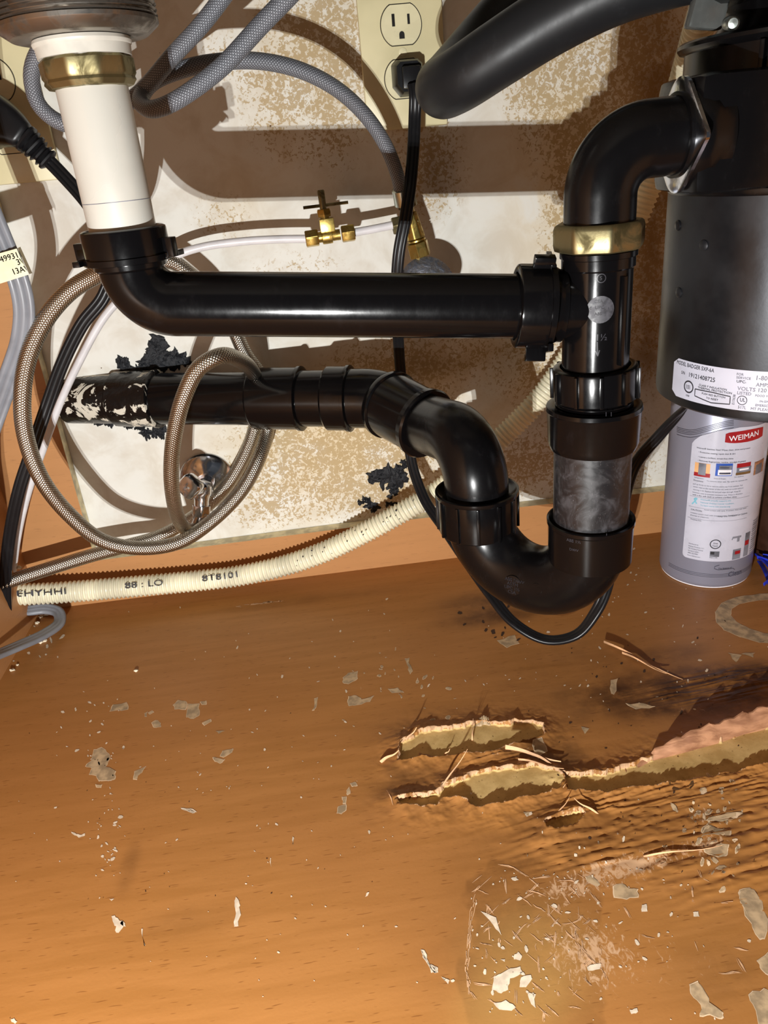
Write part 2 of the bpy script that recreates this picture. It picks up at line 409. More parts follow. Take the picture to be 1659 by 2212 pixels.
xs = np.arange(-.42, .601, .004); zs = np.arange(-.02, .661, .004); X, Z = np.meshgrid(xs, zs)
mk = np.zeros(X.shape+(4,), np.float32)
def blot(ch_, px, py, sx, sy, a):
    c = at(px, py, WALL); g = a*np.exp(-(((X-c[0])/(sx*.00045))**2+((Z-c[2])/(sy*.00045))**2)); mk[..., ch_] = np.minimum(1, mk[..., ch_]+g)
for b in [(700, 60, 90, 110, 1), (650, 150, 80, 60, .6), (590, 230, 60, 60, .7), (720, 240, 50, 90, .7), (480, 120, 60, 50, .3), (930, 350, 60, 90, .9), (620, 330, 60, 30, .15),
          (1250, 110, 110, 90, 1), (1180, 190, 70, 60, .7), (1270, 290, 90, 80, 1), (1220, 420, 40, 90, .8), (1180, 520, 30, 60, .3), (1380, 150, 60, 200, 1), (1410, 500, 60, 300, 1), (480, 470, 60, 50, .4),
          (700, 1000, 200, 90, .95), (600, 930, 80, 60, .6), (850, 930, 120, 120, .9), (780, 1080, 200, 40, .8), (900, 780, 160, 50, 1), (1130, 1000, 110, 70, .9), (1300, 1000, 120, 80, .8), (1180, 780, 90, 90, .9), (560, 1080, 60, 60, .5), (640, 580, 120, 40, .25)]: blot(0, *b)
for b in [(1420, 160, 70, 180, .75), (1420, 500, 50, 200, .75), (1400, 760, 60, 100, .7), (950, 790, 90, 30, .4), (945, 370, 30, 60, .35), (1180, 930, 80, 60, .3), (1100, 760, 60, 40, .3)]: blot(1, *b)  # brown stains; at the right, disposer and elbow shade painted in as brown
for b in [(720, 960, 260, 160, .9), (680, 120, 160, 160, .5), (1250, 300, 140, 250, .6), (900, 800, 300, 60, .8), (520, 420, 60, 60, .4), (1200, 560, 100, 300, .3)]: blot(2, *b)
mk[..., 0] *= (.55+.9*fbm((X+1)*30, (Z+1)*30, 3)); mk = np.clip(mk, 0, 1)
Vw = np.stack([X, np.full(X.shape, WALL)-.0, Z], -1).reshape(-1, 3)
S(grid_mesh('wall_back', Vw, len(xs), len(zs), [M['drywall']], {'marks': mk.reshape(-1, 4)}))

# --- orange laminate: shared shader (object space), used by panel, side wall and the floor veneer
def laminate(name, floor=False):
    k = N(name, (186, 116, 62), .42); v = k.coord()
    n_big = k.noise(v, 5, 3); n_gr = k.noise(k.coord(scale=(10, 110, 10) if floor else (10, 10, 110)), 1, 4, .6, .4)
    c = k.mix(k.ramp(n_gr, .3, .7), (161, 110, 56), (173, 120, 65)); c = k.mix(k.math('MULTIPLY', k.ramp(n_big, .35, .7), .6), c, (160, 108, 60))
    n_p = k.noise(k.coord(scale=(95, 820, 95) if floor else (95, 95, 820)), 1, 1, .5)
    c = k.mix(k.ramp(n_p, .66, .74, 0, .6), c, (112, 66, 30))
    if not floor: c = k.mix(.5, c, (192, 142, 98))
    if floor:
        a = k.attr('marks'); q = k.sep(a.outputs['Color']); f1 = k.noise(v, 60, 5, .65); f2 = k.noise(v, 350, 4, .6)
        # G dark water stain and painted flap shade, B pale residue / bare lip, alpha: yellowed patch
        c = k.mix(k.math('MULTIPLY', q[1], k.ramp(f1, .25, .6, .5, 1.)), c, (70, 42, 22))
        c = k.mix(k.math('MULTIPLY', a.outputs['Alpha'], .35), c, (196, 158, 92))
        pal = k.ramp(k.math('ADD', k.math('MULTIPLY', k.noise(k.coord(scale=(1, .6, 1)), 240, 6, .7, 1.2), .95), q[2]), .80, .92); c = k.mix(k.math('MULTIPLY', pal, .75), c, (206, 170, 134))
        # R bare core
        core = k.mix(k.ramp(f1, .3, .7), (176, 146, 90), (206, 176, 118)); core = k.mix(k.ramp(f2, .62, .72), core, (104, 78, 42))
        c = k.mix(k.ramp(q[0], .45, .55), c, core)
        k.rough(k.ramp(k.math('ADD', q[0], q[2]), 0, .8, .40, .75)); k.bump(k.math('ADD', k.math('MULTIPLY', k.noise(v, 500, 3), .5), f1), .1, .0008)
    else: k.bump(k.noise(v, 300, 3), .05, .0005)
    k.b.inputs['Specular IOR Level'].default_value = .25
    k.color(c); return k.m
M['lam'] = laminate('orange_wood_laminate'); M['lamfloor'] = laminate('worn_orange_wood_laminate', True)
M['rawedge'] = simple('raw_panel_edge', (226, 214, 176), .8, var=.12, sc_=90, bump=.1)
M['dim'] = simple('cabinet_interior', (96, 88, 74), .6)
e1 = at(124, 920, PANEL)[0]; zb = [(e1, at(450, 1183, PANEL)[2]+.0008), (at(890, 1122, PANEL)[0], at(890, 1122, PANEL)[2]), (.60, at(1400, 1062, PANEL)[2]-.004)]
mb = MB(); T = WALL-.0005
def ex(poly, fm, em):
    n = len(poly); vs = [(x, PANEL, z) for x, z in poly]+[(x, T, z) for x, z in poly]
    mb.add(vs, [tuple(range(n))], None, fm)
    return vs
outl = [(LEFT-.01, 0), (.6, 0), zb[2], zb[1], zb[0], (e1, .66), (LEFT-.01, .66)]; n = len(outl)
vs = [(x, PANEL, z) for x, z in outl]+[(x, T, z) for x, z in outl]
mb.add(vs, [(0, 1, 2, 3, 4), (0, 4, 5, 6)], None, 0)
mb.add(vs, [(2, 2+n, 3+n, 3), (3, 3+n, 4+n, 4), (4, 4+n, 5+n, 5)], None, 1)
S(build('trim_1', mb, [M['lam'], M['rawedge']], smooth=False))
mb = MB(); box(mb, (LEFT-.008, .40, .32), (.008, 0, 0), (0, .345, 0), (0, 0, .34)); S(build('wall_left', mb, M['lam'], smooth=False))
mb = MB(); box(mb, (.56, .40, .32), (.008, 0, 0), (0, .345, 0), (0, 0, .34)); S(build('wall_right', mb, M['lam'], smooth=False))
mb = MB(); box(mb, (.12, .46, .665), (.46, 0, 0), (0, .30, 0), (0, 0, .008)); S(build('ceiling', mb, M['dim'], smooth=False))

# --- the floor with its torn veneer
def fp(lst): return [tuple(fl(*p)[:2]) for p in lst]
def fine(a, b, fa, fb, c, f_): return np.unique(np.round(np.r_[np.arange(a, fa, c), np.arange(fa, fb, f_), np.arange(fb, b+c, c)], 6))
gx = fine(LEFT, .55, .02, .36, .0014, .0006); gy = fine(.12, WALL, .36, .53, .0014, .0006)
X, Y = np.meshgrid(gx, gy)
TA = [(862, 1648), (867, 1608), (912, 1584), (1003, 1573), (1045, 1565), (1077, 1568), (1151, 1563), (1172, 1571), (1175, 1592), (1124, 1610), (1093, 1613), (1077, 1626), (992, 1634), (918, 1640), (886, 1645)]
TB = [(862, 1732), (878, 1727), (950, 1717), (963, 1698), (1045, 1671), (1093, 1664), (1151, 1658), (1193, 1669), (1217, 1682), (1220, 1695), (1204, 1709), (1151, 1724), (1093, 1740), (1045, 1746), (1018, 1746), (1013, 1732), (981, 1727), (955, 1727), (944, 1740), (912, 1746), (867, 1743)]
TCu = [(1218, 1677), (1257, 1677), (1310, 1677), (1352, 1661), (1405, 1642), (1469, 1626), (1548, 1605), (1607, 1584), (1720, 1560), (1900, 1520)]
TCl = [(1900, 1615), (1720, 1642), (1596, 1669), (1548, 1682), (1469, 1693), (1405, 1703), (1342, 1711), (1310, 1719), (1273, 1714), (1230, 1714)]
TD = [(1177, 1783), (1204, 1767), (1252, 1754), (1262, 1765), (1246, 1780), (1204, 1796), (1183, 1796)]
wob = (fbm(X*260, Y*260, 11, 3)-.5)*.004
H_ = np.zeros(X.shape); core = np.zeros(X.shape); lip = np.zeros(X.shape)
for poly, dep, w_ in ((TA, .0058, 1), (TB, .0058, 1), (TCu+TCl, .0085, 1), (TD, .003, .6)):
    d = sdist(X, Y, fp(poly))+wob*w_
    t = np.clip(d/.0012+.5, 0, 1); core = np.maximum(core, t)
    out = np.exp(-np.clip(-d, 0, 1)/.009); H_ = np.where(d > 0, H_, np.maximum(H_, .0046*out*(.5+fbm(X*90, Y*90, 5, 3))))
    lip = np.maximum(lip, ((d < .0002) & (d > -.0012))*fbm(X*200, Y*200, 9, 2)*1.3)
    H_ = H_*(1-t) - t*dep*(.55+.45*np.clip(d/.008, 0, 1)) + t*.0022*(fbm(X*420, Y*150, 21, 4)-.5)
def fblob(px, py, sx, sy, a, ang=0.):
    c = fl(px, py); dx, dy = X-c[0], Y-c[1]; ca, sa = math.cos(ang), math.sin(ang); return a*np.exp(-(((dx*ca+dy*sa)/sx)**2+((-dx*sa+dy*ca)/sy)**2)**1.5)
# buckled veneer: long ridges running with the grain
wr = np.clip(sum(fblob(*b) for b in [(1420, 1760, .10, .035, 1), (1600, 1820, .08, .05, 1), (1500, 1490, .07, .02, .5), (1600, 1470, .06, .02, .5), (1080, 1640, .03, .006, .8), (1250, 1830, .045, .02, .6)]), 0, 1)
v_ = fbm(X*22+3, (Y-.1*X)*230, 31, 3); H_ += wr**1.6*(1-core)*.0017*(np.abs(v_-.5)*-2+1)**3
dark = np.clip(sum(fblob(*b) for b in [(1060, 1335, .045, .014, .85), (1050, 1300, .05, .02, .6), (1180, 1640, .03, .03, .5), (1450, 1500, .09, .03, .75), (1600, 1480, .08, .03, .9), (1250, 1450, .09, .05, .3), (900, 1560, .06, .02, .25), (870, 1700, .03, .03, .35),  # water stains, plus shade behind the standing flap painted into the colour
      (1130, 1830, .05, .03, .25), (350, 1280, .09, .012, .35), (1090, 2040, .045, .045, .28), (1560, 2100, .03, .02, .3), (280, 1870, .006, .02, .35), (400, 1990, .03, .012, .2), (1450, 1410, .03, .012, .5), (60, 1340, .03, .01, .6), (700, 1290, .1, .01, .25)]), 0, 1)
dark *= .45+.9*fbm(X*45, Y*60, 41, 4)
for pl_, a_ in (([(1012, 1905), (1060, 1870), (1150, 1850), (1240, 1862), (1290, 1930), (1305, 2040), (1300, 2130), (1345, 2250), (980, 2250), (984, 2120), (1008, 2010)], .24), ([(812, 1660), (850, 1600), (1180, 1560), (1330, 1660), (1600, 1670), (1640, 1880), (1400, 1900), (1230, 1860), (1130, 1810), (1100, 1760), (900, 1775), (850, 1740)], .20)):
    dd = sdist(X, Y, fp(pl_))+(fbm(X*60, Y*60, 51, 4)-.5)*.022; dark = np.clip(dark+a_*np.clip(dd/.003, 0, 1), 0, 1)
pale = np.clip(sum(fblob(*b) for b in [(1130, 2080, .05, .04, .10), (1530, 1790, .02, .035, .28), (1250, 2000, .03, .03, .16), (1090, 1330, .02, .01, .25), (1400, 2080, .06, .03, .24), (1300, 1900, .05, .012, .32), (1400, 1850, .04, .01, .3), (230, 1780, .012, .04, .2), (240, 1640, .02, .02, .2), (1080, 1630, .03, .006, .3), (1480, 1540, .05, .01, .25), (800, 1480, .03, .015, .2)]), 0, 1)
yel = np.clip(fblob(1150, 2060, .035, .03, .9)+fblob(1100, 2180, .03, .02, .8), 0, 1)
mk = np.stack([core, dark, np.clip(pale+lip*.8, 0, 1), yel], -1).astype(np.float32)
V = np.stack([X, Y, H_], -1).reshape(-1, 3)
def hgt(x, y):
    i = min(len(gx)-1, max(0, np.searchsorted(gx, x))); j = min(len(gy)-1, max(0, np.searchsorted(gy, y))); return H_[j, i]
# glue spots, paint chips and scratches stuck to the veneer (slot 1 white, 2 grey, 3 dark)
ex_ = MB()
def chip(pts, mi=1, e=.00022, jit=.15, sub=3):
    P = np.array([fl(*p)[:2] for p in pts]); n = len(P); out = []
    for i in range(n):
        a, b = P[i], P[(i+1) % n]; L = np.linalg.norm(b-a)
        for q in range(sub): out.append(a+(b-a)*q/sub+(rng.random(2)-.5)*L*jit)
    ex_.add([(x, y, max(0, hgt(x, y))+e) for x, y in out], [tuple(range(len(out)))[::1]], None, mi)
    if mi == 2 and len(pts) > 3:
        cen = np.mean(out, axis=0); R0 = np.mean([np.linalg.norm(q-cen) for q in out]); g_ = 1+.00055/max(R0, .001)
        ex_.add([(x, y, max(0, hgt(x, y))+e*.6) for x, y in [cen+(q-cen)*g_ for q in out]], [tuple(range(len(out)))], None, 4)
def speck(px, py, w_, h_, ang=0., mi=1, e=.00022, n=9):
    c = []; ph = rng.random()*6
    for i in range(n):
        a = 2*PI*i/n; r = .75+.5*rng.random(); x, y = math.cos(a)*w_/2*r, math.sin(a)*h_/2*r
        c.append((px+x*math.cos(ang)-y*math.sin(ang), py+x*math.sin(ang)+y*math.cos(ang)))
    chip(c[::-1], mi, e, .1, 2)
def stroke(pts, w_, mi=1, e=.0002):
    if mi == 1: mi = 5
    if w_ > 2.2:
        for off in (-w_*.7, 0, w_*.6): stroke([(x+off, y+off*.4) for x, y in pts], 1.5+rng.random()*.6, mi, e)
        return
    P = np.array(pts, float); q_ = np.r_[0, np.cumsum(np.linalg.norm(np.diff(P, axis=0), axis=1))]; m_ = max(3, int(q_[-1]/9)); tt = np.linspace(0, q_[-1], m_)
    P = np.stack([np.interp(tt, q_, P[:, 0]), np.interp(tt, q_, P[:, 1])], 1)+rng.normal(size=(m_, 2))*.9; n = len(P); L = []; R = []; w_ *= .8
    for i in range(n):
        t = nrm(P[min(i+1, n-1)]-P[max(i-1, 0)]+1e-9); q = np.array([-t[1], t[0]])*w_/2*(.5+rng.random())*(1 if 0 < i < n-1 else .3); L.append(P[i]+q); R.append(P[i]-q)
    for i in range(n-1):
        if n > 4 and rng.random() < .42: continue
        c = [fl(*p)[:2] for p in (L[i], L[i+1], R[i+1], R[i])]; ex_.add([(x, y, max(0, hgt(x, y))+e) for x, y in c], [(0, 1, 2, 3)], None, mi)
z5 = lambda lst: [(x/2.962, 1400+y/2.962) for x, y in lst]
for poly in [[(600, 655), (655, 640), (700, 680), (700, 715), (680, 760), (740, 785), (735, 835), (700, 850), (630, 848), (620, 815), (570, 810), (590, 765), (545, 760), (590, 715)], [(720, 365), (810, 350), (825, 390), (705, 405)], [(1110, 365), (1145, 335), (1195, 345), (1190, 392), (1120, 390)], [(1205, 362), (1275, 362), (1275, 430), (1240, 450), (1190, 440), (1200, 395)],
             [(1285, 345), (1315, 340), (1320, 360), (1295, 362)], [(970, 480), (995, 462), (1027, 480), (1025, 505), (985, 508)], [(1295, 480), (1345, 455), (1350, 470), (1310, 495)], [(1380, 530), (1440, 530), (1400, 548)], [(1410, 690), (1430, 660), (1490, 645), (1480, 670), (1430, 700)], [(1365, 700), (1400, 705), (1435, 715), (1410, 738), (1375, 725)],
             [(862, 790), (930, 758), (905, 800), (885, 815), (880, 840), (858, 838)], [(925, 420), (940, 412), (938, 438), (927, 436)], [(950, 415), (970, 402), (983, 412), (960, 424)], [(615, 875), (650, 876), (645, 892), (618, 890)]]: chip(z5(poly), 2)
z6 = lambda lst: [(400+x/2.725, 1400+y/2.725) for x, y in lst]
for poly in [[(895, 970), (905, 935), (945, 925), (945, 955), (920, 975)], [(925, 880), (948, 880), (945, 915), (930, 915)], [(950, 840), (965, 820), (970, 855), (955, 865)], [(975, 800), (1000, 792), (1012, 810), (985, 815)], [(955, 320), (965, 285), (1010, 278), (1040, 300), (1110, 282), (1080, 315), (1010, 335), (970, 340)], [(930, 175), (960, 150), (1010, 140), (1015, 180), (960, 210), (930, 205)],
             [(1195, 240), (1250, 236), (1285, 262), (1220, 265)], [(755, 370), (760, 300), (785, 290), (770, 350)], [(1295, 65), (1315, 65), (1340, 130), (1325, 150), (1310, 115)]]: chip(z6(poly), 2)
for poly in [[(290, 1490), (300, 1465), (318, 1490), (325, 1530), (312, 1640), (285, 1640), (300, 1560), (290, 1520)], [(1385, 1775), (1405, 1790), (1440, 1860), (1485, 1880), (1490, 1910), (1465, 1915), (1410, 1840)], [(1505, 1935), (1530, 1945), (1530, 1965)], [(632, 1110), (642, 1118), (632, 1162)], [(1060, 1465), (1070, 1440), (1085, 1437), (1075, 1458)], [(5, 950), (40, 945), (70, 965), (45, 972)], [(500, 1235), (508, 1240), (508, 1288), (500, 1260)]]: chip(z6(poly), 1)
z8 = lambda lst: [(x/3.318, 1850+y/3.318) for x, y in lst]
for poly in [[(800, 430), (825, 425), (850, 455), (885, 470), (885, 505), (850, 550), (828, 545), (830, 505), (812, 480)], [(1013, 520), (1025, 520), (1042, 640), (1030, 645)], [(78, 1170), (100, 1162), (125, 1185), (110, 1200), (85, 1190)], [(785, 308), (820, 302), (800, 320)]]: chip(z8(poly), 1)
chip(z5([(455, 1175), (490, 1190), (520, 1195), (545, 1185), (543, 1203), (505, 1212), (460, 1190)]), 1); chip(z5([(1155, 1025), (1215, 1030), (1250, 1050), (1245, 1058), (1190, 1045)]), 1)
for poly in [[(1522, 380), (1575, 375), (1600, 385), (1645, 470), (1640, 605), (1615, 605), (1570, 530), (1525, 430)], [(1290, 830), (1330, 815), (1350, 845), (1385, 910), (1445, 955), (1440, 985), (1385, 965), (1340, 975), (1345, 920), (1300, 870)], [(1570, 870), (1640, 850), (1700, 880), (1750, 1060), (1640, 1060), (1600, 950)],
             [(930, 360), (975, 350), (1000, 370), (1040, 375), (1040, 410), (990, 420), (935, 410)], [(1355, 190), (1420, 170), (1470, 175), (1465, 215), (1430, 230), (1365, 205)], [(1345, 100), (1370, 75), (1420, 90), (1480, 100), (1480, 125), (1400, 120), (1350, 130)], [(1350, 60), (1480, 55), (1560, 25), (1500, 15), (1400, 35)], [(800, 320), (830, 312), (860, 350), (850, 360), (810, 340)], [(1130, 240), (1170, 225), (1180, 250), (1140, 262)], [(1620, 720), (1680, 640), (1700, 800), (1625, 750)]]: chip([(900+x/2.186, 1750+y/2.186) for x, y in poly], 2)
for poly in [[(360, 850), (365, 790), (400, 770), (440, 750), (490, 740), (500, 770), (440, 800), (430, 850), (400, 865)], [(455, 690), (480, 670), (498, 690), (490, 710), (460, 705)], [(485, 835), (490, 790), (540, 780), (545, 800), (515, 840)], [(395, 705), (418, 705), (415, 718)], [(305, 475), (375, 505), (400, 590), (360, 550)], [(360, 910), (420, 900), (470, 930), (450, 950), (390, 945)], [(525, 860), (560, 870), (560, 935), (535, 910)],
             [(1005, 945), (1040, 935), (1048, 955), (1015, 965)], [(1065, 450), (1085, 445), (1090, 480), (1060, 480)], [(1305, 485), (1330, 480), (1335, 505), (1310, 505)], [(510, 30), (540, 15), (550, 30), (520, 42)], [(20, 660), (35, 660), (60, 730), (100, 745), (95, 770), (70, 765), (30, 690)], [(115, 790), (155, 805), (150, 820)], [(800, 740), (870, 725), (865, 755), (810, 760)]]: chip([(900+x/2.186, 1750+y/2.186) for x, y in poly], 1)
zz = lambda lst: [(900+x/2.186, 1750+y/2.186) for x, y in lst]
for pts, w_ in [([(390, 260), (460, 275), (530, 320), (575, 360)], 3), ([(550, 445), (620, 490), (680, 550), (740, 610), (800, 680), (850, 740)], 4), ([(865, 635), (865, 740), (900, 800), (895, 845)], 4), ([(285, 400), (260, 480), (250, 600), (240, 740), (250, 850), (280, 895)], 5), ([(265, 480), (245, 600), (235, 760), (250, 870)], 2.5), ([(300, 380), (330, 395)], 6), ([(270, 820), (350, 825)], 3), ([(300, 630), (355, 640)], 2.5), ([(530, 380), (570, 390), (605, 405)], 3), ([(660, 335), (740, 335), (760, 360)], 3),
              ([(550, 325), (630, 315)], 3), ([(820, 390), (850, 430), (870, 460)], 3), ([(600, 605), (660, 595)], 3), ([(690, 540), (760, 530), (800, 480)], 3), ([(1300, 360), (1305, 440)], 3), ([(1330, 290), (1340, 320), (1375, 335)], 4), ([(1500, 650), (1560, 665)], 3), ([(1515, 700), (1550, 765)], 5), ([(1060, 590), (1120, 608)], 4), ([(1410, 445), (1520, 435)], 4), ([(1435, 775), (1530, 765)], 5), ([(1310, 620), (1325, 665)], 2), ([(980, 460), (1010, 510)], 3), ([(720, 930), (770, 935)], 5), ([(610, 920), (670, 975)], 3), ([(340, 540), (345, 640)], 2)]: stroke(zz(pts), w_, 1)
for pts, w_ in [([(510, 1310), (610, 1298)], 2.5), ([(830, 1700-1400+1400), (850, 1745)], 2), ([(866, 1255/2.725+1400), (858, 1990)], 0.01)]:
    if w_ > 1: stroke(pts, w_, 1)
for i in range(70):
    a = zz([(300+rng.random()*560, 300+rng.random()*650)])[0]; L_ = 8+rng.random()*30; th = rng.choice([.6, 1.4, 2.3])+rng.random()*.3; stroke([a, (a[0]+L_*math.cos(th), a[1]+L_*math.sin(th))], 1.5+rng.random()*1.5, 1)
def cluster(n, cx, cy, sx, sy, s0, s1, mi=1):
    for i in range(n):
        x, y = cx+rng.normal()*sx, cy+rng.normal()*sy
        if -60 < x < 1720 and y < 2260 and fl(x, y)[1] < .71: s_ = s0+(s1-s0)*rng.random()**3; speck(x, y, s_*(1+rng.random()), s_*(.6+.5*rng.random()), rng.random()*3, mi)
cluster(150, 500, 1750, 330, 260, 1.8, 5); cluster(50, 230, 1760, 18, 90, 2, 8); cluster(30, 210, 1580, 50, 60, 2, 7); cluster(90, 1300, 1420, 220, 80, 1.8, 6); cluster(60, 1350, 1980, 160, 120, 2, 9)
cluster(45, 1110, 2080, 60, 70, 2.5, 10); cluster(60, 1540, 1790, 35, 50, 3, 12, 2); cluster(30, 870, 1490, 70, 40, 2, 8, 2); cluster(50, 1250, 1900, 110, 30, 2, 6); cluster(40, 1400, 1500, 160, 60, 2, 6, 3); cluster(30, 1300, 1250, 90, 40, 1.8, 4); cluster(40, 1480, 1800, 120, 50, 2, 6, 3); cluster(30, 160, 1300, 60, 10, 2, 5); cluster(14, 90, 1390, 30, 25, 3, 8); cluster(24, 340, 1820, 260, 200, 1.5, 3, 3); cluster(12, 1060, 1340, 50, 25, 5, 16, 3)
# grey ring left by a round base
rp = [(1700, 1279), (1640, 1283), (1592, 1290), (1560, 1303), (1546, 1322), (1549, 1345), (1566, 1362), (1600, 1376), (1640, 1388), (1700, 1392)]; ri = [(1700, 1372), (1650, 1368), (1618, 1358), (1592, 1345), (1578, 1330), (1580, 1315), (1598, 1304), (1640, 1297), (1700, 1293)]
for i in range(9):
    a, b = rp[i], rp[i+1]; n_ = len(ri)-1; c, d = ri[n_-i] if i else ri[n_], ri[max(0, n_-i-1)]; chip([a, b, d, c], 2, .00022, .05, 3)
chip([(1600, 1412), (1630, 1410), (1626, 1420)], 2); chip([(1570, 1409), (1604, 1415), (1590, 1430)], 2); chip([(1075, 1385), (1110, 1372), (1120, 1390), (1095, 1398)], 2)
for p in [[(1440, 1693), (1500, 1690), (1488, 1712), (1452, 1712)], [(1256, 1570), (1272, 1575), (1264, 1586)], [(1352, 1522), (1392, 1520), (1413, 1528), (1376, 1532)], [(1318, 1470), (1335, 1468), (1326, 1500), (1318, 1496)], [(1150, 1605), (1172, 1600), (1180, 1625), (1160, 1640)], [(1130, 1760), (1150, 1757), (1142, 1768)]]: chip(p, 2)
M['chipw'] = simple('dried_plaster_chip', (218, 202, 178), .75, var=.08, sc_=200); M['scratch'] = simple('pale_scratched_wood', (212, 170, 130), .7); M['chipo'] = simple('worn_chip_outline', (216, 190, 156), .7); M['chipg'] = simple('worn_grey_substrate', (176, 152, 118), .7, var=.16, sc_=140); M['chipd'] = simple('dark_dirt_fleck', (60, 38, 22), .8)
floor = grid_mesh('floor', V, len(gx), len(gy), [M['lamfloor'], M['chipw'], M['chipg'], M['chipd'], M['chipo'], M['scratch']], {'marks': mk.reshape(-1, 4)}, ex_)
S(floor); ORG['floor'] = np.zeros(3)
# pieces of the floor veneer standing up along the tears
def flap(name, low, hi, label, mat, thick=.0012, seed=1):
    n = 40; lo = np.array(low, float); up = np.array(hi, float)
    def rs_(P):
        s = np.r_[0, np.cumsum(np.linalg.norm(np.diff(P, axis=0), axis=1))]; q = np.linspace(0, s[-1], n); return np.array([np.interp(q, s, P[:, i]) for i in (0, 1)]).T
    lo = rs_(lo); up = rs_(up); mb = MB(); vs = []; R_ = 5; r2 = np.random.default_rng(seed)
    for i in range(n):
        g = fl(*lo[i], 0.); g[2] = min(0, hgt(g[0], g[1]))*.0-.0005; t = at(up[i][0], up[i][1]+((r2.random()-.5)*5+3*math.sin(i*1.7+seed))*(1 if seed == 1 else .25), g[1]+.004)
        for j in range(R_):
            u = j/(R_-1); p = g*(1-u)+t*u; p[1] -= .0022*math.sin(u*PI)*(1+.5*math.sin(i*.5)); vs.append(p)
    m_ = len(vs); vs += [p+np.array([0, thick, 0]) for p in vs]; fs = []
    for i in range(n-1):
        for j in range(R_-1):
            a = i*R_+j; fs.append((a, a+R_, a+R_+1, a+1)); fs.append((a+m_, a+1+m_, a+R_+1+m_, a+R_+m_))
        a = i*R_+R_-1; fs.append((a, a+R_, a+R_+m_, a+m_))
    fs += [(j, j+1, j+1+m_, j+m_) for j in range(R_-1)]
    mb.add(vs, fs); return build(name, mb, mat, floor, ang=50, label=label)
flap('veneer_flap', [(1330, 1675), (1405, 1645), (1469, 1628), (1548, 1607), (1607, 1586), (1720, 1562)], [(1331, 1672), (1400, 1632), (1446, 1603), (1522, 1571), (1585, 1550), (1720, 1505)], 'long raw-wood veneer flap standing up', M['raw'])
flap('veneer_flap', [(868, 1608), (912, 1585), (1003, 1574), (1045, 1566), (1077, 1568), (1151, 1564), (1174, 1572)], [(868, 1606), (907, 1584), (1000, 1570), (1040, 1560), (1077, 1561), (1151, 1558), (1175, 1569)], 'pale curled veneer edge', M['splinter'], seed=2)
flap('veneer_flap', [(965, 1699), (1045, 1672), (1093, 1665), (1151, 1659), (1193, 1670)], [(962, 1694), (1045, 1663), (1085, 1659), (1151, 1655), (1193, 1668)], 'pale curled veneer edge', M['splinter'], seed=3)
flap('veneer_flap', [(900, 1647), (990, 1640), (1088, 1630)], [(905, 1628), (950, 1638), (1085, 1623)], 'pale curled veneer edge', M['splinter'], seed=4)
flap('veneer_flap', [(1016, 1572), (1045, 1566), (1070, 1566)], [(1018, 1566), (1046, 1547), (1068, 1560)], 'grey raised veneer point', M['chipg'], seed=5)
def splinter(p0, p1, h0, h1, r, mat='splinter'):
    a = fl(*p0, h0); g = fl(*p1, 0.); b = at(p1[0], p1[1], a[1]+.004) if h1 is None else fl(*p1, h1); mb = MB()
    P = np.array([a*(1-t)+b*t+np.array([0, 0, .001*math.sin(t*PI*2)]) for t in np.linspace(0, 1, 9)]); sweep(mb, P, [(1, .2), (.3, .6), (-1, .2), (-.6, -.4), (.7, -.5)], rs=r*(1-.8*np.linspace(0, 1, 9)))
    build('splinter', mb, M[mat], floor)
for a in [((950, 1708), (1010, 1618), .0, .022, .0009), ((875, 1602), (900, 1571), 0, .012, .0012), ((823, 1646), (862, 1620), .001, .008, .0016), ((1092, 1613), (1212, 1645), .010, .004, .0022), ((1150, 1628), (1225, 1668), .006, .001, .0016), ((1120, 1640), (1218, 1660), .003, .006, .0012), ((1205, 1710), (1221, 1694), 0, .006, .0008), ((1200, 1765), (1230, 1722), 0, .008, .0008), ((1292, 1760), (1240, 1724), .001, .009, .0009),
          ((1305, 1386), (1475, 1468), .003, .001, .0013), ((1345, 1410), (1440, 1455), .002, .004, .0014), ((1172, 1798), (1180, 1788), 0, .004, .0008), ((1390, 1850), (1560, 1826), .001, .003, .001), ((960, 1633), (972, 1617), 0, .006, .0008), ((897, 1725), (893, 1711), 0, .005, .0016), ((1020, 1600), (1022, 1552), .0, .012, .0006)]: splinter(*a)

# ================================================================== DRAIN PIPES
PL = .487; PY = .463                      # depths the two tailpieces hang at: the left one stands a little further back
TX = at(262, 480, PL)[0]; RX = at(1291, 600, PY)[0]                    # under the left bowl, under the disposer
# --- steel drain basket under the left bowl
zf = at(172, 84, PL)[2]
bs = thing('sink_drain', 'threaded steel sink drain body at the upper left, above the white tube', 'sink drain', (TX, PL, zf))
mb = MB(); prof = [(.024, -.0003), (.0350, .0), (.0354, .0002), (.0408, .0042), (.0412, .0047), (.0412, .0066)]
z = .007
while z < .180: prof += [(.0398, z), (.0414, z+.0011), (.0398, z+.0022)]; z += .0026
lathe(mb, (TX, PL, zf), (0, 0, 1), prof, 96); build('drain_body', mb, M['steel'], bs, ang=28)
mb = MB(); lathe(mb, (TX, PL, zf-.0), (0, 0, 1), [(.0225, -.0095), (.0225, .002), (.020, .002)], 48); build('outlet_thread', mb, M['steel'], bs)

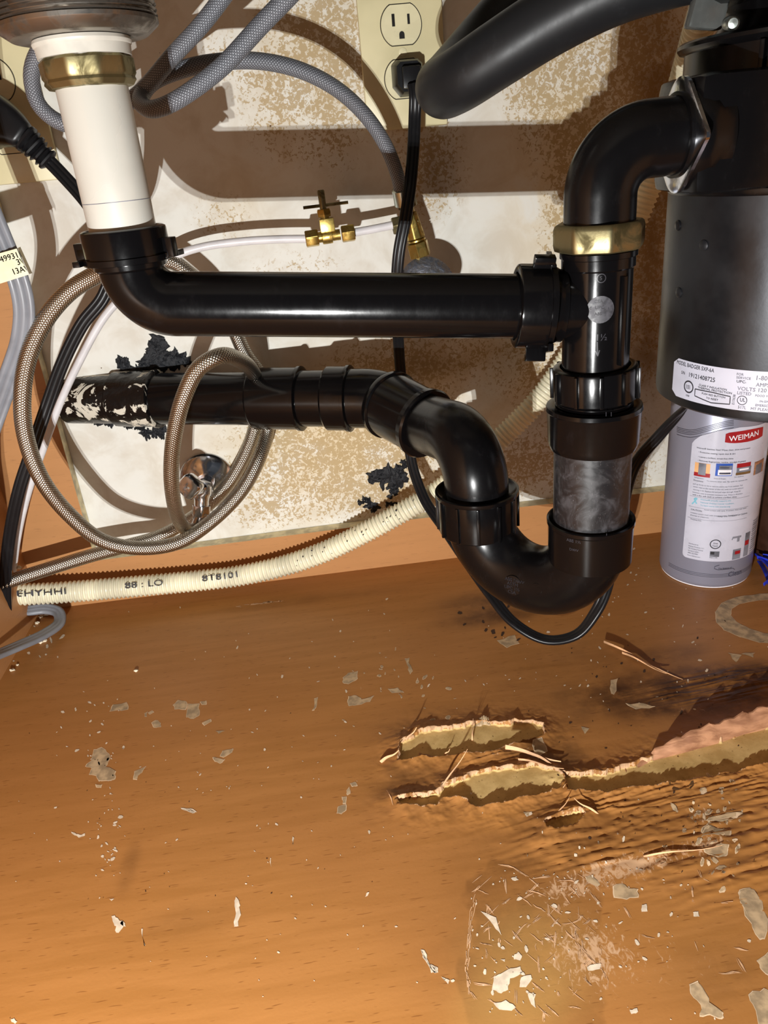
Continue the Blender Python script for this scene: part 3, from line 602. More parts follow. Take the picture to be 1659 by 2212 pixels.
# --- white tailpiece hanging from it
tw = thing('tailpiece', 'white plastic tailpiece tube under the steel sink drain', 'pipe', (TX, PL, .372))
mb = MB(); lathe(mb, (TX, PL, 0), (0, 0, 1), [(.0165, .366), (.0190, .366), (.0190, .456), (.0172, .4565), (.0165, .40)], 64); build('tube', mb, M['white_pvc'], tw)
mb = MB(); lathe(mb, (TX, PL, 0), (0, 0, 1), [(.01902, .3925), (.01908, .3926), (.01908, .3928), (.01902, .3929)], 64); build('seam_line', mb, M['greyink'], tw)
zn = at(193, 193, PL)[2]; zt = at(190, 128, PL)[2]
mb = MB(); lathe(mb, (TX, PL, 0), (0, 0, 1), [(.019, zn), (.0225, zn+.0005), (.0245, zn+.003), (.0240, zn+.0045), (.0250, zn+.006), (.0250, zt-.001), (.0235, zt+.0005), (.019, zt+.0005)], 96, hexf(10, .99, .2)); build('slip_nut', mb, M['old_brass'], tw, label='tarnished brass nut')
zw = zt+.0005
mb = MB(); lathe(mb, (TX, PL, 0), (0, 0, 1), [(.019, zw), (.0242, zw), (.0246, zw+.0050), (.0252, zw+.0055), (.0256, zf-.0022), (.0250, zf-.0006), (.019, zf-.0006)], 64)
build('washer', mb, M['white_washer'], tw, label='white plastic washer')

# --- waste arm with elbow
pa_ = at(340, 657, PL-.002); pb_ = at(1120, 662, PY+.002); za = pa_[2]; zb_ = pb_[2]; ztop = at(265, 500, PL)[2]
dar = nrm(pb_-pa_); corner = np.array([TX, PL, za+dar[2]/dar[0]*(TX-pa_[0])]); endp = corner+(pb_-corner)*((at(1192, 662, PY)[0]-TX)/(pb_[0]-TX)); sl = dar[2]/dar[0]
wa = thing('waste_arm', 'long horizontal black pipe with an elbow under the white tube', 'pipe', (0, PL, zb_))
def pipe(mb, P, r, wall=.0022, n=48):
    P = np.asarray(P); sweep(mb, P, circ(r, n), cap=False); o = len(mb.v)-len(P)*n
    sweep(mb, P, circ(r-wall, n), cap=False); o2 = len(mb.v)-len(P)*n; L = len(P)-1
    mb.f += [(o+i, o+(i+1) % n, o2+(i+1) % n, o2+i) for i in range(n)]+[(o+L*n+i, o2+L*n+i, o2+L*n+(i+1) % n, o+L*n+(i+1) % n) for i in range(n)]
    mb.uv += [[(0, 0)]*4]*(2*n); mb.mi += [0]*(2*n)
mb = MB(); P = fillet([(TX, PL, ztop-.006), corner, endp], [.024], 20); pipe(mb, P, .0190, n=64); build('bent_pipe', mb, M['abs'], wa)
mb = MB(); zc = at(272, 560, PL)[2]; lathe(mb, (TX, PL, 0), (0, 0, 1), [(.0188, zc-.006), (.0212, zc-.0045), (.0214, zc+.004), (.0188, zc+.004)], 64); build('socket_collar', mb, M['abs'], wa)
def slipnut(parent, c, d, r, h, lug=None, ribs=0, name='slip_nut', mat='abs', hole=.0195, flange=True, lugd=None, rib_w=.0011):
    """ring nut from c along d; flange at the far end; wings or grip ribs"""
    mb = MB(); d = nrm(d); c = np.asarray(c, float); x, y = perp(d)
    pr_ = [(hole, .003), (hole+.001, -.0), (r-.0018, 0), (r-.0003, .0008), (r, .002), (r, h-.004)]+([(r+.0014, h-.0038), (r+.0014, h-.0006), (r-.001, h)] if flange else [(r, h-.001), (r-.001, h)])+[(hole, h)]
    lathe(mb, c, d, pr_, 72)
    if lugd is not None:
        for a in lugd:
            u = nrm(math.cos(a)*x+math.sin(a)*y); s_ = np.cross(d, u)
            box(mb, c+u*(r+.0030)+d*(h*.55+.0015), u*.0042, s_*.0016, d*(h*.28), bev=.0005); box(mb, c+u*(r+.0055)+s_*.002+d*(h*.55+.0015), u*.0022, s_*.0030, d*(h*.28), bev=.0005)
            box(mb, c+u*(r+.0005)-s_*.007+d*(h-.0025), u*.0022, s_*.010, d*.0016, bev=.0004)
    for i in range(ribs):
        a = 2*PI*(i+.35)/ribs; u = math.cos(a)*x+math.sin(a)*y; s_ = np.cross(d, u)
        box(mb, c+u*(r+.0006)+d*(h*.5), u*.0013, s_*rib_w, d*(h*.46), bev=.0004)
    return build(name, mb, M[mat], parent)
zl = at(265, 568, PL)[2]
xx, yy = perp((0, 0, -1))
def ang_of(d, v): x, y = perp(d); return math.atan2(np.dot(v, y), np.dot(v, x))
slipnut(wa, (TX, PL, ztop+.002), (0, 0, -1), .0245, ztop+.002-zl, hole=.0198, lugd=[ang_of((0, 0, -1), (.98, -.35, 0)), ang_of((0, 0, -1), (-.98, .2, 0))])
da = nrm(endp-corner); c1 = corner+da*((at(1113, 661, PY+.002)[0]-TX)/da[0])
slipnut(wa, c1, da, .0248, .0215, hole=.0193, lugd=[ang_of(da, (0, -.3, 1)), ang_of(da, (0, -.3, -1))])

# --- inlet tee
tee = thing('drain_tee', 'black drain tee with a round print, below the right brass nut', 'tee fitting', (RX, PY, at(1290, 795, PY)[2]))
t0 = at(1293, 541, PY)[2]; t1 = at(1289, 800, PY)[2]
mb = MB(); lathe(mb, (RX, PY, 0), (0, 0, 1), [(.0190, t1), (.0205, t1), (.0205, t0-.010), (.0216, t0-.009), (.0216, t0-.0035), (.0226, t0-.003), (.0226, t0), (.0190, t0), (.0190, t1)], 72)
tc = np.array([RX, PY, corner[2]+sl*(RX-TX)]); lathe(mb, tc, -da, [(.0, .0), (.0182, .0), (.0190, .0205), (.0216, .0215), (.0216, .0245), (.0225, .026), (.0225, .030), (.019, .030)], 64)
build('tee_body', mb, M['abs'], tee)
mb = MB(); cc = Cyl(RX, PY, .0205)
ph, z0, t = cc.hit(1347, 600); cc2 = z0
box(mb, cc.p(ph, (t0+t1)/2-.003, .0008), (.0012*math.cos(ph), .0012*math.sin(ph), 0), (.0016*math.sin(ph), -.0016*math.cos(ph), 0), (0, 0, (t0-t1)/2-.010), bev=.0004); build('side_rib', mb, M['abs'], tee)
# round print on the front of the tee
mb = MB(); vs = [cc.p(*cc.hit(1297, 669)[:2])]; ph, z0, t = cc.hit(1297, 669); R_ = .0079
vs = [cc.p(ph+R_*math.cos(a)*q/.0205, z0+R_*math.sin(a)*q, .0003) for q in (0.001, .5, 1) for a in np.linspace(0, 2*PI, 28, endpoint=False)]
mb.add(vs, [tuple(range(28))]+[(j*28+i, j*28+(i+1) % 28, (j+1)*28+(i+1) % 28, (j+1)*28+i) for j in (0, 1) for i in range(28)])
M['disc'] = simple('grey_moulded_disc', (60, 60, 66), .5, var=.2, sc_=300); dsc = build('moulded_disc', mb, M['disc'], tee, label='grey round moulded mark')
mb = MB()
for px, py, s_, c_ in [(1283, 655, 'CSA', 7), (1285, 668, 'UPC', 7), (1284, 681, 'ABS', 6), (1273, 668, 'C', 5), (1313, 668, 'i', 5)]: cc.text(mb, px, py, s_, c_, .0005)
build('lettering', mb, M['ink'], dsc)
M['emb'] = abs_mat('raised_black_marks', (52, 51, 56), .3)
mb = MB(); cc.text(mb, 1285, 736, '1½', 14, .0003); cc.line(mb, [(1290, 738), (1291, 768)], .0006, .0004); cc.line(mb, [(1286, 757), (1291, 769), (1295, 756)], .0006, .0004)
for i in range(14): pass
def ring(cy_, mb, px, py, rpx, w_=.0005, e=.0003, n=24):
    ph, z0, t = cy_.hit(px, py); r = rpx*t/F; cy_.line(mb, [(ph+r*math.cos(a)/cy_.R, z0+r*math.sin(a)) for a in np.linspace(0, 2*PI, n+1)], w_, e, px=False)
ring(cc, mb, 1299, 601, 9); cc.text(mb, 1295, 605, '5', 8, .0003); build('lettering', mb, M['emb'], tee)
# --- bend out of the disposer with its brass nut and chrome plate
de = thing('disposal_elbow', 'black elbow pipe from the disposer down to the brass nut', 'elbow pipe', (RX, PY, t0))
zel = at(1400, 303, PY)[2]; xpl = at(1457, 300, PY)[0]
mb = MB(); P = fillet([(RX, PY, t0-.004), (RX, PY, zel), (xpl+.006, PY, zel+.001)], [.0275], 20); pipe(mb, P, .0205, n=64)
build('bent_pipe', mb, M['abs_soft'], de)
mb = MB(); lathe(mb, (xpl-.0005, PY, zel+.001), (1, 0, 0), [(.0205, -.0003), (.0222, .0), (.0222, .003), (.0205, .003)], 48); build('pipe_lip', mb, M['abs_soft'], de)
nt = at(1297, 478, PY)[2]; mb = MB()
lathe(mb, (RX, PY, 0), (0, 0, 1), [(.0205, t0+.0005), (.0235, t0+.0005), (.0262, t0+.0015), (.0268, t0+.0035), (.0270, t0+.005), (.0270, nt-.003), (.0262, nt-.001), (.0248, nt), (.0205, nt)], 96, hexf(8, 1.0, .1)); build('slip_nut', mb, M['old_brass'], de, label='tarnished brass slip nut')
# oval plate: widest front to back, blunt points
mb = MB(); pc = np.array([xpl+.0018, PY+.002, zel+.0005]); vs = []; n = 64
pts = [(.0165*math.cos(t), .0125+.0175*math.sin(t)) for t in np.linspace(-1.2, PI/2, 16)]+[(.0310+.0035*math.cos(t), .0035*math.sin(t)) for t in np.linspace(0, 1.2, 8)]
full = sorted(set([(a*x, b*y) for x, y in pts for a in (1, -1) for b in (1, -1)]))      # a rounded lozenge
def half(P_):
    h = []
    for p in P_:
        while len(h) > 1 and (h[-1][0]-h[-2][0])*(p[1]-h[-2][1])-(h[-1][1]-h[-2][1])*(p[0]-h[-2][0]) <= 0: h.pop()
        h.append(p)
    return h
hull = np.array(half(full)[:-1]+half(full[::-1])[:-1]); n = len(hull)
for x, q in ((0, .62), (0, .93), (.0008, 1.0), (.0028, 1.0), (.0035, .97), (.0035, .62)):
    for hx_, hy_ in hull: vs.append(pc+np.array([x, -hx_*q, hy_*q]))
mb.add(vs, [(j*n+i, j*n+(i+1) % n, ((j+1) % 6)*n+(i+1) % n, ((j+1) % 6)*n+i) for j in range(6) for i in range(n)]); build('flange_plate', mb, M['chrome'], de, ang=25, label='chrome flange plate')

# --- P-trap
trap = thing('p_trap', 'large black u-shaped trap with its riser under the tee', 'drain trap', (.14, .5, .06))
u0 = at(1290, 787, PY)[2]; u1 = at(1288, 858, PY)[2]; h0 = at(1285, 872, PY)[2]; h1 = at(1284, 962, PY)[2]; l0 = at(1283, 1118, PY)[2]; l1 = at(1283, 1205, PY)[2]
slipnut(trap, (RX, PY, u0), (0.03, 0, -1), .0262, u0-u1, ribs=11, hole=.0208, flange=False)
mb = MB(); pr_ = [(.022, u1+.004), (.0232, u1+.003)]
zz_ = u1+.002
for i in range(3): pr_ += [(.0232, zz_), (.0245, zz_-.0008), (.0232, zz_-.0016)]; zz_ -= .0022
lathe(mb, (RX, PY, 0), (0, 0, 1), pr_+[(.0272, h0+.0005), (.0300, h0), (.0305, h0-.0025), (.0298, h0-.0035), (.0290, h1+.004), (.0276, h1), (.0238, h1)], 72); build('trap_adapter', mb, M['abs'], trap)
mb = MB(); lathe(mb, (RX, PY, 0), (0, 0, 1), [(.0252, l0-.01), (.0252, h1+.001)], 72); build('riser', mb, M['riser'], trap, label='scuffed greyish riser pipe')
mb = MB(); lathe(mb, (RX, PY, 0), (0, 0, 1), [(.0245, l1-.0015), (.0284, l1+.001), (.0288, l0-.003), (.0296, l0-.002), (.0296, l0+.0005), (.0282, l0+.001), (.0252, l0-.002)], 72); build('socket', mb, M['abs'], trap)
LX, LY = .1035, .530; ztn = at(1032, 1062, LY)[2]; zbn = at(1032, 1142, LY)[2]; Rb = math.hypot(RX-LX, LY-PY)/2; zbend = .1005
zbend = at(1180, 1316, .49)[2]+.0257+Rb
dirh = nrm([LX-RX, LY-PY, 0]); mid = np.array([(RX+LX)/2, (PY+LY)/2, zbend])
P = [np.array([RX, PY, l1+.004])]+[mid-dirh*Rb*math.cos(a)-np.array([0, 0, 1])*Rb*math.sin(a) for a in np.linspace(0, PI, 30)]+[np.array([LX, LY, zbn+.004])]
mb = MB(); sweep(mb, P, circ(.0258, 64)); build('bend', mb, M['abs_soft'], trap)
# casting marks on the bend
def disc_on(px, py, r, d, parent, mat='emb', ringonly=False, name='casting_mark'):
    c = at(px, py, 0.4745); g = MB()
    # find front of the bend along the ray
    rr = ray(px, py); best = None
    for t in np.linspace(.35, .75, 1600):
        p = CAM+rr*t; q = min(np.linalg.norm(p-s_) for s_ in P[::2])
        if q < .0258: best = p; break
    if best is None: return
    nr = min(P, key=lambda s_: np.linalg.norm(s_-best)); nn = nrm(best-nr)
    if ringonly: x, y = perp(nn); sweep(g, np.array([best+nn*.0001+x*r*math.cos(a)+y*r*math.sin(a) for a in np.linspace(0, 2*PI, 30)]), circ(.0003, 6)); box(g, best+nn*.0001, (x+y)*r*.5, (x-y)*.0004, nn*.0004)
    else:
        lathe(g, best-nn*.001, nn, [(.001, .0012), (r*.6, .0013), (r, .0011), (r*1.05, .0004)], 32)
    o = build(name, g, M[mat], parent)
    return best, nn
a_ = disc_on(1107, 1265, .0075, .1, trap, 'abs_soft'); b_ = disc_on(1160, 1272, .0042, .1, trap, 'abs_soft', True)
g = MB(); bp, bn = a_; ux = nrm(np.cross((0, 0, 1.), bn)); uy = np.cross(bn, ux)
for i, s_ in enumerate(['ABS DWV', 'ASTM', 'UPC 1½', 'CSA']):
    V_, F_ = text2d(s_, .0036); V_ = V_-V_.mean(0)*[1, 0]; g.add([bp+bn*.0005+ux*x+uy*(y+.0032-i*.0031) for x, y in V_], F_)
build('lettering', g, M['emb'], trap)
slipnut(trap, (LX, LY, ztn), (0, 0, -1), .0300, ztn-zbn, ribs=12, hole=.0245, flange=False, name='union_nut')
mb = MB(); lathe(mb, (LX, LY, ztn), (0, 0, 1), [(.0315, -.001), (.0318, .0), (.0318, .0022), (.0300, .0026), (.0270, .0012), (.0245, .0012)], 72); build('nut_rim', mb, M['abs'], trap)
g = MB(); cl = Cyl(RX, PY, .0288); cl.text(g, 1224, 1168, 'ABS 1½', 7, .0002); cl.text(g, 1230, 1188, 'DWV', 6, .0002); cl.line(g, [(1310, 1152), (1310, 1160)], .0004); build('lettering', g, M['emb'], trap)
g = MB(); ch2 = Cyl(RX, PY, .0298); ch2.line(g, [(1309, 890), (1309, 899)], .0004); ch2.line(g, [(1320, 890), (1320, 899)], .0004); build('lettering', g, M['emb'], trap)

# --- trap arm back to the wall
arm = thing('trap_arm', 'black drain line from the trap elbow to the smeared hole in the wall', 'drain pipe', (-.1, .69, .19))
w0 = at(150, 862, .752); w1 = at(300, 862, .712); w2 = at(760, 861, .665); bendp = at(868, 884, .650); top = np.array([LX, LY, ztn]); knee = np.array([LX+.001, LY+.004, at(1000, 905, .555)[2]])
Pa = fillet([w0, w1, w2, bendp], [.2, .08][:2], 8) if False else np.array([w0, w1])
main = np.array([w0+(w2-w0)*t for t in np.linspace(.0, 1, 40)])
cut = .235
mb = MB(); sweep(mb, np.array([w0+(w2-w0)*t for t in np.linspace(0, cut+.04, 14)]), circ(.0236, 48)); build('wall_stub', mb, M['smeared'], arm, label='pipe end smeared with white plaster')
mb = MB(); sweep(mb, np.array([w0+(w2-w0)*t for t in np.linspace(cut, 1, 30)]), circ(.0241, 56)); build('straight_pipe', mb, M['abs'], arm)
dm = nrm(w2-w0); LL = np.linalg.norm(w2-w0)
def along(px):
    best = min(np.linspace(0, 1, 400), key=lambda t: abs(proj(w0+(w2-w0)*t)[0]-px)); return best*LL
def proj(p): d = np.asarray(p)-CAM; z = d@FW; return 829.5+F*(d@RT)/z, 1106-F*(d@UP)/z
def hub(a, b, r, nm='coupling', mat='abs', lips=True):
    s0, s1 = along(a), along(b); g = MB()
    lathe(g, w0+dm*s0, dm, [(.0236, 0), (r-.002, 0), (r, .002), (r, s1-s0-.004), (r+.0012, s1-s0-.0035), (r+.0012, s1-s0-.001), (r-.001, s1-s0), (.0236, s1-s0)], 64); return build(nm, g, M[mat], arm)
hub(252, 345, .0262, 'coupling', 'smeared'); hub(548, 655, .0280); hub(705, 765, .0285)
mb = MB(); lathe(mb, w0+dm*(along(655)), dm, [(.0241, 0), (.0252, 0), (.0252, along(705)-along(655)), (.0241, along(705)-along(655))], 56); build('pipe_section', mb, M['abs'], arm)
# gentle bend into the elbow
Q = fillet([w2-dm*.004, w2+dm*.022, bendp+(bendp-(w2+dm*.022))*.9], [.06], 10); mb = MB(); sweep(mb, Q, circ(.0262, 56)); build('offset_bend', mb, M['abs'], arm)
c2 = at(836, 871, .652); c2e = at(925, 918, .606); d2 = nrm(c2e-c2); LS = np.linalg.norm(c2e-c2)
mb = MB(); lathe(mb, c2, d2, [(.0255, 0), (.0290, .001), (.0302, .003), (.0302, .007), (.0285, .008), (.0278, LS-.008), (.0296, LS-.007), (.0302, LS-.002), (.0290, LS), (.024, LS)], 64); build('elbow_socket', mb, M['abs'], arm)
c3 = c2+d2*(LS-.004)
kn = np.array([LX, LY, 0]); 
# knee: where the sloping run meets the vertical drop
k1 = at(1008, 935, .548); P2 = fillet([c3, np.array([LX, LY+.002, k1[2]]), np.array([LX, LY, ztn-.004])], [.034], 22); mb = MB(); sweep(mb, P2, circ(.0243, 64)); build('elbow', mb, M['abs_soft'], arm)
# --- tar round the wall pipe
def tar(pts, label, seed=0):
    g = MB(); r_ = random.Random(seed)
    for px, py, rr in pts:
        c = at(px, py, WALL-.0005); n = 14; rr = rr*.00062*1.1; vs = [c+np.array([0, -.0012-.0016*r_.random(), 0])]; ph = r_.random()*6; st_ = .6+r_.random()*.8
        for q_, h_ in ((.55, .0012), (.9, .0007), (1., -.0004)):
            for i in range(n):
                a = 2*PI*i/n; w_ = rr*q_*(1+.32*math.sin(a*3+ph)+.22*math.sin(a*5+ph*2)+.25*(r_.random()-.5)); vs.append(c+np.array([w_*math.cos(a)*st_, -h_*(.6+.9*r_.random()), w_*math.sin(a)/st_]))
        g.add(vs, [(0, 1+i, 1+(i+1) % n) for i in range(n)]+[(1+j*n+i, 1+(j+1)*n+i, 1+(j+1)*n+(i+1) % n, 1+j*n+(i+1) % n) for j in (0, 1) for i in range(n)])
    o = build('sealant_patch', g, M['tar'], None, label=label, category='sealant'); return o
tp = []; r_ = random.Random(3)
for cx_, cy_, sx_, sy_, n_, a_1, a_2 in [(340, 755, 8, 16, 16, 5, 11), (350, 780, 20, 8, 22, 5, 12), (375, 770, 24, 8, 16, 3, 7), (320, 790, 14, 6, 12, 5, 9), (400, 782, 5, 4, 5, 3, 6)]:
    for i in range(n_): tp.append((r_.gauss(cx_, sx_*.7), r_.gauss(cy_, sy_*.7), r_.uniform(a_1, a_2)))
tar(tp, 'lumpy black tar patch above the wall pipe', 1)
tp = [(258+i*2.2, 784+r_.gauss(0, 3), 6) for i in range(8)]+[(270+i*9, 798+r_.gauss(0, 2), r_.uniform(4, 7)) for i in range(9)]
tar(tp, 'thin black tar bead along the top of the wall pipe', 2)
tp = []
for i in range(46): t = i/45; tp.append((180+170*t+r_.gauss(0, 4), 900+36*t+r_.gauss(0, 3)+6*math.sin(t*9), r_.uniform(2.5, 6)))
for i in range(14): tp.append((r_.gauss(345, 7), r_.gauss(930, 7), r_.uniform(4, 8)))
tar(tp, 'ragged black tar line under the wall pipe', 3)
tp = []
for cx_, cy_, sx_, sy_, n_, a_1, a_2 in [(845, 1030, 16, 10, 34, 5, 11), (868, 1020, 6, 12, 12, 3, 7), (815, 1032, 8, 4, 8, 4, 8), (850, 1060, 9, 12, 16, 3, 7), (790, 1082, 8, 5, 7, 2, 5), (806, 1094, 6, 5, 7, 4, 6), (850, 1090, 12, 4, 8, 2, 4)]:
    for i in range(n_): tp.append((r_.gauss(cx_, sx_*.8), r_.gauss(cy_, sy_*.8), r_.uniform(a_1, a_2)))
tar(tp, 'black tar splatter on the stained drywall above the corrugated hose', 4)

# ================================================================== GARBAGE DISPOSER
DX, DY, DR = .318, .510, .080
zb0 = .2268; zs = at(1440, 416, DY)[2]; zt_ = at(1462, 100, DY)[2]
gd = thing('garbage_disposal', 'dark grey garbage disposer with a printed label at the right edge', 'garbage disposal', (DX, DY, zb0))
mb = MB(); lathe(mb, (DX, DY, 0), (0, 0, 1), [(.0, zb0-.001), (.070, zb0-.001), (.0765, zb0+.0), (.0795, zb0+.002), (.080, zb0+.005), (.080, zs-.001), (.077, zs)], 128); build('motor_shell', mb, M['shell'], gd)
mb = MB(); lathe(mb, (DX, DY, 0), (0, 0, 1), [(.0802, zs-.0025), (.081, zs-.001), (.081, zs+.0015), (.078, zs+.002), (.0762, zs+.004), (.0755, zt_-.004), (.0785, zt_-.003), (.080, zt_-.001), (.080, zt_+.001), (.078, zt_+.0025), (.060, zt_+.004), (.055, zt_+.012), (.052, .655), (.0, .655)], 128); build('upper_housing', mb, M['abs_soft'], gd)
CU = Cyl(DX, DY, .0758)
for px, w_, a, b in [(1632, .0014, zs+.004, zt_-.004), (1648, .0010, zs+.004, zt_-.004)]:
    ph = CU.hit(px, 300)[0]; mb = MB(); box(mb, CU.p(ph, (a+b)/2, .0015), (w_*math.cos(ph), w_*math.sin(ph), 0), (.003*math.sin(ph), -.003*math.cos(ph), 0), (0, 0, (b-a)/2), bev=.0005); build('rib', mb, M['abs_soft'], gd)
mb = MB(); ph = CU.hit(1560, 208)[0]; ph2 = CU.hit(1480, 208)[0]
for z_ in (CU.hit(1560, 205)[1], CU.hit(1560, 398)[1]):
    mb = MB(); P = [CU.p(a, z_, .001) for a in np.linspace(CU.hit(1478, 205)[0], CU.hit(1625, 205)[0], 14)]; sweep(mb, P, circ(.0012, 8)); build('moulded_ridge', mb, M['abs_soft'], gd)
# outlet boss that carries the flange plate
mb = MB(); lathe(mb, (xpl+.0055, PY+.004, zel), (1, 0, 0), [(.020, -.001), (.0265, -.0008), (.0275, .001), (.0275, .010), (.0255, .013), (.0255, .02)], 64)
box(mb, (xpl+.036, PY+.012, zel), (.0305, 0, 0), (0, .030, 0), (0, 0, .0305), bev=.007); build('outlet_boss', mb, M['abs_soft'], gd)
mb = MB(); cB = (xpl+.004, PY+.002, zel)
mb = MB(); lathe(mb, at(1582, 50, .455), (-.35, -.9, -.1), [(.0, .004), (.0024, .0036), (.0034, .002), (.0034, -.02)], 24); build('clamp_bolt', mb, M['zinc'], gd, label='pale clamp bolt')
mb = MB(); lathe(mb, (DX-.012, DY-.02, zt_+.018), (0, 0, 1), [(.058, 0), (.0625, .002), (.0625, .010), (.058, .012), (.05, .012)], 96); build('mounting_ring', mb, M['abs'], gd)
for px, py in ((1465, 487), (1467, 632), (1521, 530), (1556, 55)):
    CS = Cyl(DX, DY, DR)
    if py > 400:
        ph, z_, t = CS.hit(px, py); mb = MB(); d_ = np.array([math.sin(ph), -math.cos(ph), 0]); lathe(mb, CS.p(ph, z_, -.001), d_, [(.0035, .0), (.0033, .0016), (.0022, .0024), (.0, .0026)], 20); build('rivet', mb, M['shell'], gd)
# --- rating label
CS = Cyl(DX, DY, DR); tl = CS.hit(1457.5, 772); bl = CS.hit(1456, 856); ph0 = tl[0]; ph1 = 1.05
dl = MB(); zt1, zb1 = tl[1]+.0005, bl[1]+.0010
n = 40; r_c = .0035; vs = []
for i in range(n+1):
    ph = ph0+(ph1-ph0)*i/n; s_ = (ph-ph0)*DR; dz = r_c-math.sqrt(max(0, r_c**2-max(0, r_c-s_)**2)); vs += [CS.p(ph, zb1+dz, .0002), CS.p(ph, zt1-dz, .0002)]
for i in range(1): pass
dl.add(vs, [(2*i, 2*i+2, 2*i+3, 2*i+1) for i in range(n)]); lab = build('rating_label', dl, M['label'], gd, label='white printed rating label')
ik = MB(); q = lambda x, y: (1400+x/6.405, 740+y/6.405)
for x, y, s_, c_, sx in [(402, 288, 'MODEL BADGER 5XP-6A', 52, .80), (465, 428, 'S/N', 42, .8), (560, 468, '19121408725', 60, .92), (1222, 550, 'UPC', 38, 1.1), (705, 595, 'CLASS F INSULATION', 27, 1.12), (690, 630, 'THERMAL PROTECTION', 28, 1.15), (745, 712, 'PUSH RED BUTTON', 26, 1.05), (805, 775, 'TO RESET', 26, 1.1), (1268, 812, 'UL', 52, .8), (522, 735, '1008', 24, 1.), (527, 612, 'CLASS F', 15, 1.1), (527, 632, 'CLASS F', 15, 1.1), (527, 592, 'CLASS F', 15, 1.1)]:
    p = q(x, y); CS.text(ik, p[0], p[1], s_, c_/6.405, .0004, sx=sx)
ring(CS, ik, *q(565, 612), 86/6.405*.92, .0009, .0004); ring(CS, ik, *q(1302, 798), 62/6.405, .0004, .0004)
CS.line(ik, [q(655, 640), q(900, 690), q(1140, 745), q(1132, 852), q(875, 832), q(650, 735), q(655, 640)], .0006, .0004)
build('lettering', ik, M['ink'], lab)
ik = MB()
for x, y, s_, c_, sx in [(1225, 450, 'FOR', 34, 1.), (1220, 495, 'SERVICE', 32, 1.15), (1480, 515, '1-800-558-5700', 62, .95), (1490, 605, 'AMPS 6.9', 52, .95), (1235, 655, 'VOLTS 120', 52, 1.05), (1230, 712, 'LISTED', 42, 1.02), (1240, 908, '517L', 42, .9), (1480, 745, 'FOOD WASTE', 30, 1.), (1540, 825, 'IN-SINK', 30, 1.), (1480, 880, 'EMERSON', 34, .95), (1415, 930, 'MT PLEASANT', 38, 1.), (1345, 560, 'R', 14, 1)]:
    p = q(x, y); CS.text(ik, p[0], p[1], s_, c_/6.405, .0004, sx=sx)
CS.text(ik, *q(1195, 860), 'E17638', 34/6.405, .0004, ang=PI/2*.98); build('lettering', ik, M['pale_ink'], lab)

# ================================================================== WIPES CANISTER
CX, CY_, CR = .354, .645, .0428
can = thing('wipes_canister', 'silver canister of steel wipes standing on the floor under the disposer', 'canister', (CX, CY_, 0))
mb = MB(); lathe(mb, (CX, CY_, 0), (0, 0, 1), [(.0, .0012), (.041, .0012), (CR-.0006, .0030), (CR, .0055), (CR-.0003, .1925), (CR-.002, .197)], 96); build('body', mb, M['can'], can)
mb = MB(); lathe(mb, (CX, CY_, 0), (0, 0, 1), [(.0, .0), (.0395, .0), (.0412, .0006), (.0415, .0028), (.040, .003)], 64); build('base_rim', mb, M['whiteink'], can, label='white bottom rim')
mb = MB(); lathe(mb, (CX, CY_, 0), (0, 0, 1), [(CR-.002, .1965), (CR+.001, .1975), (CR+.001, .207), (.036, .211), (.0, .212)], 64); build('lid', mb, M['canline'], can)
CC = Cyl(CX, CY_, CR); z2 = lambda x, y: (1400+x/5.143, 890+y/5.143)
# white label panel with rounded corners and a rising top edge
lb = MB(); tlp = CC.hit(*z2(480, 370)); blp = CC.hit(*z2(388, 1600)); phL = (tlp[0]+blp[0])/2; phR = 1.35; n = 60; vs = []
zbot = CC.hit(*z2(640, 1655))[1]; tops = [(0, CC.hit(*z2(484, 345))[1]), (.05, CC.hit(*z2(500, 305))[1]), (.2, CC.hit(*z2(640, 255))[1]), (.5, CC.hit(*z2(820, 210))[1]), (.9, CC.hit(*z2(1060, 165))[1]), (1.3, CC.hit(*z2(1200, 150))[1]), (2.6, CC.hit(*z2(1200, 150))[1])]
NR = 14
for i in range(n+1):
    u = (i/n)**1.4; ph = phL+(phR-phL)*u; s_ = (ph-phL); dz = .004-math.sqrt(max(0, .004**2-max(0, .004-s_*CR)**2)); zt2 = np.interp(s_, [a for a, b in tops], [b for a, b in tops])
    vs += [CC.p(ph, zbot+dz, .0002), CC.p(ph, zt2, .0002)]
lb.add(vs, [(2*i, 2*i+2, 2*i+3, 2*i+1) for i in range(n)]); lab = build('paper_label', lb, M['wlabel'], can, label='white panel of small print')
lt = MB(); CC.poly(lt, [z2(*p) for p in [(850, 335), (852, 250), (900, 225), (1000, 215), (1100, 200), (1200, 180), (1275, 163), (1270, 235), (1240, 285), (1150, 320), (1000, 343), (900, 345)]], .0004) if False else None
vs = []
for xt, yt, xb, yb in [(862, 242, 852, 335), (900, 228, 900, 343), (960, 220, 960, 345), (1030, 210, 1030, 340), (1100, 198, 1100, 330), (1160, 187, 1160, 315), (1220, 175, 1220, 293), (1258, 167, 1255, 272), (1275, 163, 1266, 262)]:
    for p in (z2(xt, yt), z2(xb, yb)): h_ = CC.hit(*p); vs.append(CC.p(h_[0], h_[1], .0004))
lt.add(vs, [(2*i, 2*i+1, 2*i+3, 2*i+2) for i in range(8)]); logo = build('logo_panel', lt, M['red'], lab, label='red logo panel')
def ctext(mb, x, y, s_, cap, sx=1., ang=0, e=.0005): p = z2(x, y); CC.text(mb, p[0], p[1], s_, cap/5.143, e, ang, sx=sx)
g = MB(); ctext(g, 897, 325, 'WEIMAN', 62, .98, .09, .0006); o_ = build('logo_lettering', g, M['whiteink'], lab)
g = MB()
